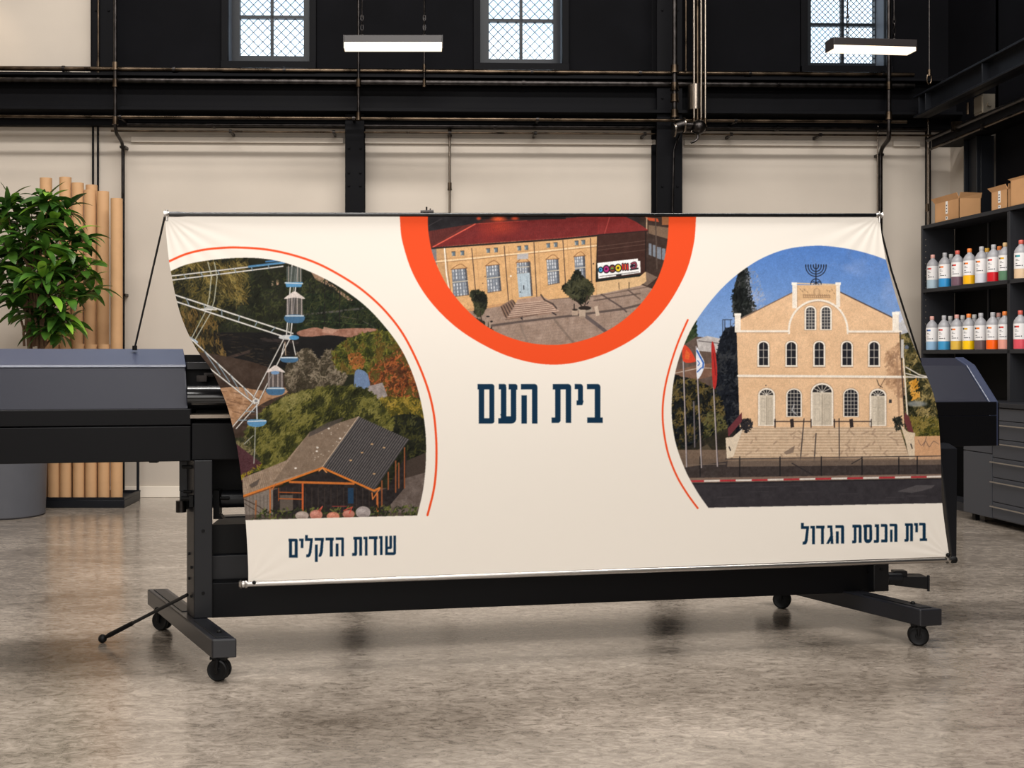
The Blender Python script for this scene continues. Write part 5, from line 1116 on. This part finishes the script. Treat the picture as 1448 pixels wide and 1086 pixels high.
def cloth_material():
    m = bpy.data.materials.new('printed_banner_cloth'); m.use_nodes = True; nt = m.node_tree; b = nt.nodes['Principled BSDF']
    a = nt.nodes.new('ShaderNodeAttribute'); a.attribute_name = 'print'; nt.links.new(a.outputs['Color'], b.inputs['Base Color'])
    b.inputs['Roughness'].default_value = .62; b.inputs['Specular IOR Level'].default_value = .1
    tc = nt.nodes.new('ShaderNodeTexCoord'); n = nt.nodes.new('ShaderNodeTexNoise'); n.inputs['Scale'].default_value = 160
    bp = nt.nodes.new('ShaderNodeBump'); bp.inputs['Strength'].default_value = .06; bp.inputs['Distance'].default_value = .001
    nt.links.new(tc.outputs['Object'], n.inputs['Vector']); nt.links.new(n.outputs['Fac'], bp.inputs['Height']); nt.links.new(bp.outputs['Normal'], b.inputs['Normal'])
    return m
me.materials.append(cloth_material())
cl = bpy.data.objects.new('cloth', me); C.objects.link(cl); cl.parent = banner; cl['label'] = 'cream banner cloth printed with park, hall and synagogue pictures and Hebrew titles'

T0, T1 = Vector(at(236, 303, OT)), Vector(at(1243, 304.5, OT))
B0, B1 = Vector(at(346, 826, OB)), Vector(at(1341, 791.5, OB))
dt = (T1-T0).normalized(); db = (B1-B0).normalized()
tr = obj('top_rod', mb().tube([T0, T0+dt*.05, T0+dt*.09, T1-dt*.05, T1], [.0115, .0125, .0095, .0105, .0105], 20), 'rod', banner, label='gloss black rod along the top edge')
m = mb(); m.tube([T0-dt*.014, T0-dt*.004, T0+dt*.01], [.017, .018, .012], 16); m.cyl(T0-Vector((0, .005, .03)), T0+Vector((0, -.005, .02)), .007, 10); obj('rod_clamp', m, 'chrome', tr)
m = mb(); m.tube([T1-dt*.02, T1-dt*.01, T1+dt*.006, T1+dt*.016], [.011, .014, .012, .017], 16); m.cyl(T1-Vector((0, .005, .04)), T1+Vector((0, -.005, .02)), .007, 10); obj('rod_clamp', m, 'chrome', tr)
m = mb(); q0 = T0+(T1-T0)*.339; m.cyl(q0+Vector((-.03, .03, .015)), q0+Vector((.035, .03, .018)), .010, 10); m.cyl(q0+Vector((.0, .03, .015)), q0+Vector((.0, .03, .042)), .004, 8); m.cyl(q0+Vector((.018, .03, .015)), q0+Vector((.018, .03, .034)), .003, 8); obj('rod_clip', m, 'pipe_dark', tr)
br = obj('bottom_rod', mb().tube([B0, B1], .0125, 20), 'chrome', banner, label='polished chrome rod along the bottom edge')
m = mb(); m.tube([B0-db*.026, B0-db*.016, B0-db*.012, B0-db*.002, B0+db*.002, B0+db*.012], [.015, .021, .016, .016, .019, .017], 18); obj('rod_clamp', m, 'chrome', br)
m = mb(); m.tube([B1-db*.014, B1-db*.008, B1+db*.002, B1+db*.008], [.014, .02, .02, .015], 18); obj('rod_clamp', m, 'chrome', br)
m = mb(); m.tube([B1+db*.008, B1+db*.02, B1+db*.038, B1+db*.045], [.012, .019, .019, .012], 16); m.ball(tuple(B1-db*.006+Vector((0, -.01, .026))), .011, 8); m.ball(tuple(B0+db*.045+Vector((0, -.014, .008))), .009, 8); obj('clamp_knob', m, 'deep', br)
# two slim masts behind the cloth carry the top rod from the printer's rear
for tt in (.12, .88):
    q0 = T0+(T1-T0)*tt; e = lq(q0.x, .34, 1.44); obj('mast', mb().tube([q0+Vector((0, .014, 0)), q0+Vector((0, .10, -.10)), e], .011, 10), 'rod', banner)
c0 = Vector(at(190.5, 492, .26)); m = mb(); m.tube([T0-dt*.010+Vector((0, 0, -.012)), c0], .0052, 8)
cb = obj('tension_cord', m, 'cable', banner, label='black cord running down from the left end of the top rod'); obj('cord_anchor', mb().cyl(c0+Vector((0, 0, -.012)), c0+Vector((0, 0, .012)), .012, 10), 'deep', cb)
c1 = Vector(at(1302, 512, .16)); p0 = T1+Vector((.004, 0, -.014)); m = mb(); m.tube([p0, p0+(c1-p0)*.06+Vector((-.012, 0, 0)), p0+(c1-p0)*.35+Vector((-.018, 0, -.0)), c1], .0052, 8)
obj('tension_cord', m, 'cable', banner, label='black cord running down from the right end of the top rod')
# ---------------------------------------------------------------- planter with leafy shrub
PYd = 10.4; pX = (6-CX)/F*PYd
plant = thing('potted_plant', 'tall leafy green plant in a grey planter beside the cardboard tubes', 'plant', (pX, PYd, 0))
pr = [(.345, 0), (.362, .015), (.378, .5), (.392, .93), (.40, .94), (.40, .97), (.375, .97), (.37, .90)]
obj('planter', mb().lathe(pr, (pX, PYd, 0), 48), 'pot', plant)
obj('soil', mb().lathe([(.368, .86), (.368, .90)], (pX, PYd, 0), 32), 'soil', plant)
rnd = random.Random(11)
def PP(px, py, dy=0.0): Y = PYd+dy; return Vector(((px-CX)/F*Y, Y, CAMH+(CY-py)/F*Y))
roots = [Vector((PP(43, 500).x, PYd, .88)), Vector((PP(54, 500).x, PYd+.05, .88)), Vector((PP(60, 500).x, PYd-.06, .88)), Vector((PP(34, 500).x, PYd+.08, .88))]
tips = [(9, 286, 0), (14, 275, .05), (62, 274, 0), (72, 268, -.05), (45, 292, .1), (78, 298, -.1), (30, 306, .15), (95, 288, .05), (55, 310, -.2), (14, 318, .1), (84, 322, .1), (38, 330, -.1), (108, 318, 0), (66, 338, -.25), (20, 350, 0), (98, 344, -.1), (120, 330, .05), (48, 356, .2), (80, 366, -.2), (112, 362, .1), (6, 376, .1), (34, 380, -.15), (60, 386, -.3), (92, 390, 0), (128, 368, -.05), (22, 404, .15), (118, 396, .1), (74, 410, -.2), (46, 412, .1), (102, 418, -.1), (134, 404, 0), (12, 414, -.1), (84, 440, -.05), (64, 430, .1), (100, 452, 0), (76, 462, -.1), (30, 430, 0), (4, 340, -.1), (-8, 300, .1), (-10, 350, 0), (-12, 400, .1), (60, 452, .05), (90, 470, .05), (40, 345, .3), (70, 320, .3), (100, 375, .3)]
sm = mb(); fm = mb()
def leaf(m, base, direc, L, wd, droop, roll=0.0):
    d = direc.normalized(); side = d.cross(Vector((0, 0, 1)))
    if side.length < .1: side = Vector((1, 0, 0))
    side.normalize(); up = side.cross(d).normalized()
    side = side*math.cos(roll)+up*math.sin(roll); n = 6; vs = []; p = base.copy(); cur = d.copy()
    for i in range(n+1):
        t = i/n; wv = wd*math.sin(math.pi*min(1, (t*.93+.05)))**.8*(1-.25*t); upv = side.cross(cur).normalized()
        vs += [p-side*wv+upv*wv*.25, p, p+side*wv+upv*wv*.25]
        cur = (cur+Vector((0, 0, -droop/n))).normalized(); p = p+cur*(L/n)
    fs = []
    for i in range(n):
        a = i*3; fs += [(a, a+1, a+4, a+3), (a+1, a+2, a+5, a+4)]
    m.add(vs, fs)
for i, (px, py, dy) in enumerate(tips):
    tip = PP(px, py+6, dy); r = roots[i % 4]
    nd = Vector((r.x+(tip.x-r.x)*.12, r.y, min(tip.z-.12, 1.72+.22*(i % 3)))); mid = nd.lerp(tip, .45)+Vector((0, rnd.uniform(-.04, .04), .10))
    pts = [nd*(1-t)**2+mid*2*t*(1-t)+tip*t*t for t in [k/8 for k in range(9)]]
    if i < 4: sm.tube([r, r.lerp(nd, .5)+Vector((.02, 0, 0)), nd], [.026, .02, .016], 8)
    sm.tube([r.lerp(nd, .8)]+pts, [.012]+[.011-.0009*k for k in range(9)], 6)
    ax = (pts[-1]-pts[-3]).normalized()
    nl = rnd.randint(13, 17); young = (i in (3, 9, 18, 22, 24)) 
    for k in range(nl):
        an = k*2.4+rnd.random()*.5; el = rnd.uniform(-.25, .75) if k > 2 else rnd.uniform(.6, 1.2)
        dv = Vector((math.cos(an)*math.cos(el), math.sin(an)*math.cos(el), math.sin(el)))
        b = tip-ax*rnd.uniform(0, .10)
        fm.mi = 1 if (young and k < 5) or rnd.random() < .06 else 0
        leaf(fm, b+dv*.02, dv, rnd.uniform(.16, .30), rnd.uniform(.034, .056), rnd.uniform(.5, 1.5), rnd.uniform(-.6, .6))
obj('stems', sm, 'trunk', plant)
obj('foliage', fm, ['leaf', 'leaf_new'], plant, ang=80)

# ---------------------------------------------------------------- cardboard tubes in a floor rack
rk = thing('tube_rack', 'low black floor rack holding brown cardboard tubes against the cream wall', 'rack', (-3.2, 11.1, 0))
m = mb(); m.box(-3.82, 10.88, 0, -2.885, 11.50, .075); obj('rack_base', m, 'steel_dark', rk, bevel=.006)
m = mb(); m.box(-3.82, 10.88, .075, -2.885, 10.90, .10); m.box(-3.82, 11.48, .075, -2.885, 11.5, .10); m.box(-2.905, 10.9, .075, -2.885, 11.48, .10); obj('rack_rim', m, 'steel_dark', rk)
for x, y in ((-2.90, 11.46), (-3.80, 11.46)): m = mb(); m.box(x-.012, y-.012, .075, x+.012, y+.012, 1.42); obj('upright', m, 'steel_dark', rk)
m = mb(); m.box(-3.65, 11.45, 1.38, -2.89, 11.47, 1.41); obj('cross_bar', m, 'steel_dark', rk)
def tube_at(px, Y, ytop, label, r=.057, first=[None]):
    X = (px-CX)/F*Y; H = CAMH+(CY-ytop)/F*Y-.076
    t = thing('cardboard_tube', label, 'tube', (X, Y, .076), 'cardboard tubes in the floor rack')
    n = 28; m = mb(); zz = [0, H]; vs = []
    for (rr, z) in ((r, 0), (r, H), (r-.009, H), (r-.009, H-.25), (.0005, H-.25)):
        for k in range(n): a = 2*math.pi*k/n; vs.append((X+rr*math.cos(a), Y+rr*math.sin(a), .076+z))
    fs = [tuple(range(n-1, -1, -1))]+[(i*n+k, i*n+(k+1) % n, (i+1)*n+(k+1) % n, (i+1)*n+k) for i in range(4) for k in range(n)]
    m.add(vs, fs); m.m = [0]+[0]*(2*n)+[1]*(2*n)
    obj('tube_wall', m, ['tube', 'tube_in'], t)
    g = mb(); z0 = .076+H*.62; g.mi = 0
    pts = [(X+(r+.0006)*math.cos(a), Y+(r+.0006)*math.sin(a), z) for (a, z) in [(-1.57+q*.0, 0) for q in ()]]
    return t
for px, yt, lab in ((76.5, 487, 'short brown tube in the front of the rack, beside the planter'), (93, 486.5, 'short brown tube in front, second from the planter'), (111.5, 486.5, 'short brown tube in front, third from the planter'), (129, 487, 'short brown tube in front, fourth from the planter'), (147, 487, 'short brown tube in front, next to the tall end tube')):
    tube_at(px, 11.0, yt, lab)
tube_at(165, 11.0, 281, 'tall brown cardboard tube at the end of the rack, next to the riser pipe')
for px, yt, lab in ((65, 252, 'tall brown tube half hidden behind the leaves, nearest the planter'), (92.5, 251, 'tall brown tube, the highest one clear of the leaves'), (110, 259, 'tall brown tube, just behind the outer leaves, second highest'), (127.6, 269, 'tall brown tube in mid rack with a darker tube behind it'), (145.8, 271, 'tall brown tube standing next to the tall end tube')):
    tube_at(px, 11.17, yt, lab, .058)
tube_at(129.5, 11.32, 262, 'darker tall tube peeping out behind the mid-rack tube')

# ---------------------------------------------------------------- shelving against the right wall
SX, SYf, SS = 4.96, 11.3, .091
def sx(Y): return SX+SS*(SYf-Y)
def sq(Y, d, z): return (sx(Y)+d, Y, z)      # d = into the shelf
def sbox(m, Ya, Yb, d0, d1, z0, z1):         # Ya far, Yb near
    return m.hexa([sq(Yb, d0, z0), sq(Yb, d1, z0), sq(Ya, d1, z0), sq(Ya, d0, z0)], [sq(Yb, d0, z1), sq(Yb, d1, z1), sq(Ya, d1, z1), sq(Ya, d0, z1)])
def sY(px, d=0.0): k = (px-CX)/F; return (SX+d+SS*SYf)/(k+SS)
ND, YN = .32, 8.3
unit = thing('shelving_unit', 'tall charcoal shelving unit against the right wall holding ink bottles', 'shelf', sq(10.6, .1, 0))
obj('side_panel', sbox(mb(), 11.3, 11.27, 0, ND, 0, 2.76), 'shelf', unit, bevel=.002)
Ym = sY(1426)
obj('upright', sbox(mb(), Ym+.02, Ym-.02, 0, ND-.01, 1.06, 2.72), 'shelf', unit, bevel=.002)
obj('upright', sbox(mb(), 8.62, 8.58, 0, ND-.01, 1.06, 2.72), 'shelf', unit, bevel=.002)
for z in (2.725, 2.09, 1.482): obj('shelf_board', sbox(mb(), 11.27, YN, 0, ND, z, z+.035), 'shelf', unit, bevel=.002)
obj('back_panel', sbox(mb(), 11.27, YN, ND, ND+.02, 1.06, 2.76), 'shelf_dark', unit)
obj('lower_panel', sbox(mb(), 11.27, 10.30, ND-.02, ND, .05, 1.06), 'shelf_dark', unit)
obj('plinth', sbox(mb(), 11.27, 10.30, .05, ND-.02, 0, .08), 'shelf', unit)
obj('brace', sbox(sbox(mb(), sY(1350), sY(1350)-.02, ND-.012, ND, 1.5, 2.72), 9.3, 9.28, ND-.012, ND, 1.5, 2.72), 'shelf', unit)
m = mb()
for z in [1.6+.06*k for k in range(18)]: q = sq(11.269, .03, z); m.cyl(q, (q[0], q[1]-.003, q[2]), .005, 6)
obj('peg_holes', m, 'galv', unit)

# base cabinet and worktop
cX = lambda Y: 4.845+.09*(10.17-Y)
def cbox(m, Ya, Yb, d0, d1, z0, z1):
    q = lambda Y, d, z: (cX(Y)+d, Y, z)
    return m.hexa([q(Yb, d0, z0), q(Yb, d1, z0), q(Ya, d1, z0), q(Ya, d0, z0)], [q(Yb, d0, z1), q(Yb, d1, z1), q(Ya, d1, z1), q(Ya, d0, z1)])
cab = thing('drawer_cabinet', 'grey steel drawer cabinet with long bar handles under the worktop', 'cabinet', (cX(9.6)+.2, 9.6, 0))
obj('carcass', cbox(mb(), 10.17, 8.4, .02, .50, .06, 1.02), 'cabinet', cab, bevel=.004)
obj('door', cbox(mb(), 10.168, 9.735, 0, .02, .62, 1.015), 'cabinet', cab, bevel=.003)
obj('door', cbox(mb(), 10.168, 9.735, 0, .02, .065, .612), 'cabinet', cab, bevel=.003)
zs = [1.015, .905, .745, .585, .415, .205, .065]
for i in range(6):
    dr = obj('drawer', cbox(mb(), 9.727, 8.75, 0, .02, zs[i+1]+.006, zs[i]), 'cabinet', cab, bevel=.003)
    if i:
        z = zs[i]-.035; m = mb(); q = lambda Y, d: (cX(Y)+d, Y, z)
        m.tube([q(9.72, 0), q(9.72, -.026), q(8.82, -.026), q(8.82, 0)], .007, 8); obj('handle', m, 'chrome', dr, label='bright bar handle')
for Y in (10.12, 8.6):
    for d in (.05, .44): m = mb(); cbox(m, Y, Y-.05, d, d+.04, 0, .06); obj('leg', m, 'deep', cab)
tag(obj('worktop', cbox(mb(), 10.22, 8.3, -.02, .42, 1.022, 1.06), 'shelf', None, bevel=.004), 'long charcoal worktop over the drawer cabinet at the foot of the shelving', 'worktop')

# cardboard boxes on top of the shelving
def carton(label, Ya, Yb, d0, d1, z1, flap=.05, tape=True, sides=True):
    z0 = 2.762; t = thing('cardboard_box', label, 'box', sq((Ya+Yb)/2, (d0+d1)/2, z0), 'cardboard boxes on the shelving')
    m = mb(); th = .006
    sbox(m, Ya, Yb, d0, d1, z0, z0+th); sbox(m, Ya, Yb, d0, d0+th, z0, z1); sbox(m, Ya, Yb, d1-th, d1, z0, z1); sbox(m, Ya, Ya-th, d0, d1, z0, z1); sbox(m, Yb+th, Yb, d0, d1, z0, z1)
    obj('box_body', m, 'card', t, smooth=False)
    a = z1; f1 = mb()
    f1.hexa([sq(Yb, d0, a), sq(Yb, d0+th, a), sq(Ya, d0+th, a), sq(Ya, d0, a)], [sq(Yb, d0-flap*.45, a+flap), sq(Yb, d0-flap*.45+th, a+flap), sq(Ya+.03, d0-flap*.45+th, a+flap*.9), sq(Ya+.03, d0-flap*.45, a+flap*.9)])
    obj('flap', f1, 'card', t, smooth=False)
    f2 = mb(); f2.hexa([sq(Yb, d0, a), sq(Yb, d1, a), sq(Yb+th, d1, a), sq(Yb+th, d0, a)], [sq(Yb-flap*.5, d0, a+flap), sq(Yb-flap*.3, d1, a+flap*.9), sq(Yb-flap*.3+th, d1, a+flap*.9), sq(Yb-flap*.5+th, d0, a+flap)])
    obj('flap', f2, 'card', t, smooth=False)
    if tape:
        g = mb(); ym = (Ya+Yb)/2; h = z1-z0
        sbox(g, ym+.018, ym-.018, d0-.001, d0+.001, z0+h*.36, z1); sbox(g, ym+.018, ym-.018, d0-.001, d0+.001, z0+.01, z0+h*.22)
        obj('tape_strip', g, 'tape', t, smooth=False)
        g = mb()
        for zz in (.12, .45, .6, .75): sbox(g, ym+.010, ym-.008, d0-.0016, d0-.001, z0+h*zz, z0+h*zz+.012)
        obj('printed_mark', g, 'ink', t, smooth=False)
    return t
carton('open brown cardboard box on the far end of the shelving top', sY(1322, .03), sY(1356, .03), .03, .24, 2.95, .055)
carton('small brown cardboard box on the shelving top between the far box and the biggest one', sY(1402, .03), sY(1424.5, .03), .03, .22, 2.925, .045)
carton('largest brown box on the shelving, cut by the frame edge', sY(1429, .02), sY(1429, .02)-.62, .02, .27, 2.985, .02, tape=False)

# ink bottles
def colour(name, c, rough=.35): return mat(name, c, rough)
BR, BH = .0545, .335
def bottle(name_loc, fill, capc, label, mark, grp='ink bottles on the shelves'):
    X, Y, z = name_loc
    t = thing('ink_bottle', label, 'bottle', (X, Y, z), grp); c = (X, Y, z)
    obj('bottle_body', mb().lathe([(BR-.004, 0), (BR, .006), (BR, .235), (BR-.004, .25), (.035, .275), (.0205, .290), (.0185, .30), (.0185, .302)], c, 28), 'grey_plastic', t)
    obj('colour_band', mb().lathe([(BR+.0004, .004), (BR+.0008, .008), (BR+.0008, .085), (BR, .085)], c, 28), fill, t)
    n = 30; m = mb(); vs = []
    a0, a1 = math.radians(120), math.radians(350)
    for k in range(n+1):
        a = a0+(a1-a0)*k/n
        for zz in (.086, .222): vs.append((X+(BR+.0012)*math.cos(a), Y+(BR+.0012)*math.sin(a), z+zz))
    m.add(vs, [(2*k, 2*k+2, 2*k+3, 2*k+1) for k in range(n)]); obj('label_wrap', m, 'paper', t)
    def patch(m, d0, d1, z0, z1):
        vs = []; q = 4
        for k in range(q+1):
            a = math.radians(d0+(d1-d0)*k/q)
            for zz in (z0, z1): vs.append((X+(BR+.0020)*math.cos(a), Y+(BR+.0020)*math.sin(a), z+zz))
        m.add(vs, [(2*k, 2*k+2, 2*k+3, 2*k+1) for k in range(q)])
    m = mb(); patch(m, 192, 232, .188, .203); obj('label_mark', m, mark, t)
    m = mb(); patch(m, 194, 214, .165, .169); patch(m, 194, 228, .155, .158); patch(m, 194, 210, .128, .134); patch(m, 194, 240, .110, .116); patch(m, 246, 254, .108, .118); patch(m, 185, 200, .188, .203); obj('label_text', m, 'ink', t)
    obj('cap', mb().lathe([(.0195, .300), (.0205, .302), (.0205, .332), (.018, .336)], c, 18), capc, t)
    return t
cols = dict(pale=(168, 190, 204), blue=(48, 144, 204), mauve=(112, 84, 98), yellow=(244, 184, 14), white=(214, 216, 224), red=(206, 18, 34), green=(88, 126, 98), cream=(222, 192, 158),
            paleb=(140, 176, 206), blue2=(58, 146, 196), ochre=(220, 180, 72), yellow2=(250, 200, 8), brown=(106, 84, 84), orange=(250, 98, 6), pink=(226, 156, 140), rose=(216, 78, 92))
FM = {k: colour('ink_'+k, c) for k, c in cols.items()}
CM = {k: colour('cap_'+k, c, .4) for k, c in dict(pinkc=(214, 160, 150), grey=(176, 176, 180), redc=(206, 96, 84), orangec=(232, 130, 60), whitec=(220, 220, 218), yellowc=(220, 168, 60), tan=(214, 180, 130)).items()}
MK = {k: colour('mark_'+k, c, .5) for k, c in dict(r=(206, 60, 50), o=(236, 124, 40), b=(66, 110, 180), y=(220, 170, 30), t=(40, 150, 160)).items()}
def bpos(px, z, d=.058): Y = sY(px, d); return (sx(Y)+d, Y, z)
up, lo = 2.126, 1.518
def P(words_, row): return words_+(' on the upper bottle shelf' if row else ' on the lower bottle shelf')
first = None
for row, z, L in ((1, up, [(1319, 'pale', 'pinkc', 'r', 'pale blue ink bottle at the far end'), (1336, 'blue', 'grey', 'o', 'bright blue ink bottle'), (1354, 'mauve', 'redc', 'r', 'mauve ink bottle'), (1371, 'yellow', 'orangec', 'o', 'yellow ink bottle'), (1388, 'white', 'grey', 'o', 'white ink bottle'), (1405, 'red', 'grey', 'r', 'red ink bottle'), (1421.5, 'green', 'tan', 'y', 'green ink bottle beside the upright'), (1444, 'cream', 'redc', 't', 'cream ink bottle')]),
                  (0, lo, [(1318, 'paleb', 'pinkc', 'b', 'pale blue ink bottle at the far end'), (1335, 'blue2', 'grey', 'r', 'bright blue ink bottle'), (1353, 'ochre', 'pinkc', 'o', 'ochre ink bottle'), (1370, 'yellow2', 'orangec', 'y', 'yellow ink bottle with a picture label'), (1387, 'brown', 'grey', 'o', 'brown ink bottle'), (1404, 'orange', 'grey', 'o', 'orange ink bottle'), (1421, 'pink', 'orangec', 'r', 'pink ink bottle beside the upright'), (1443, 'rose', 'redc', 'r', 'rose ink bottle')])):
    for px, fc, cc, mk, lab in L: bottle(bpos(px, z), FM[fc], CM[cc], P(lab, row), MK[mk])
    back = ((1345, 'whitec', 'white', 'first'), (1396, 'yellowc', 'yellow', 'second'), (1413.5, 'orangec', 'orange', 'third')) if row else ((1344, 'whitec', 'white', 'first'), (1361.5, 'whitec', 'white', 'second'), (1378, 'whitec', 'white', 'third'), (1412.5, 'pinkc', 'pink', 'fourth'))
    for px, cc, nm, wd in back:
        bottle(bpos(px, z, .20), FM['white'], CM[cc], P(nm+'-capped bottle in the back row, %s from the far end,' % wd, row), MK['r'])
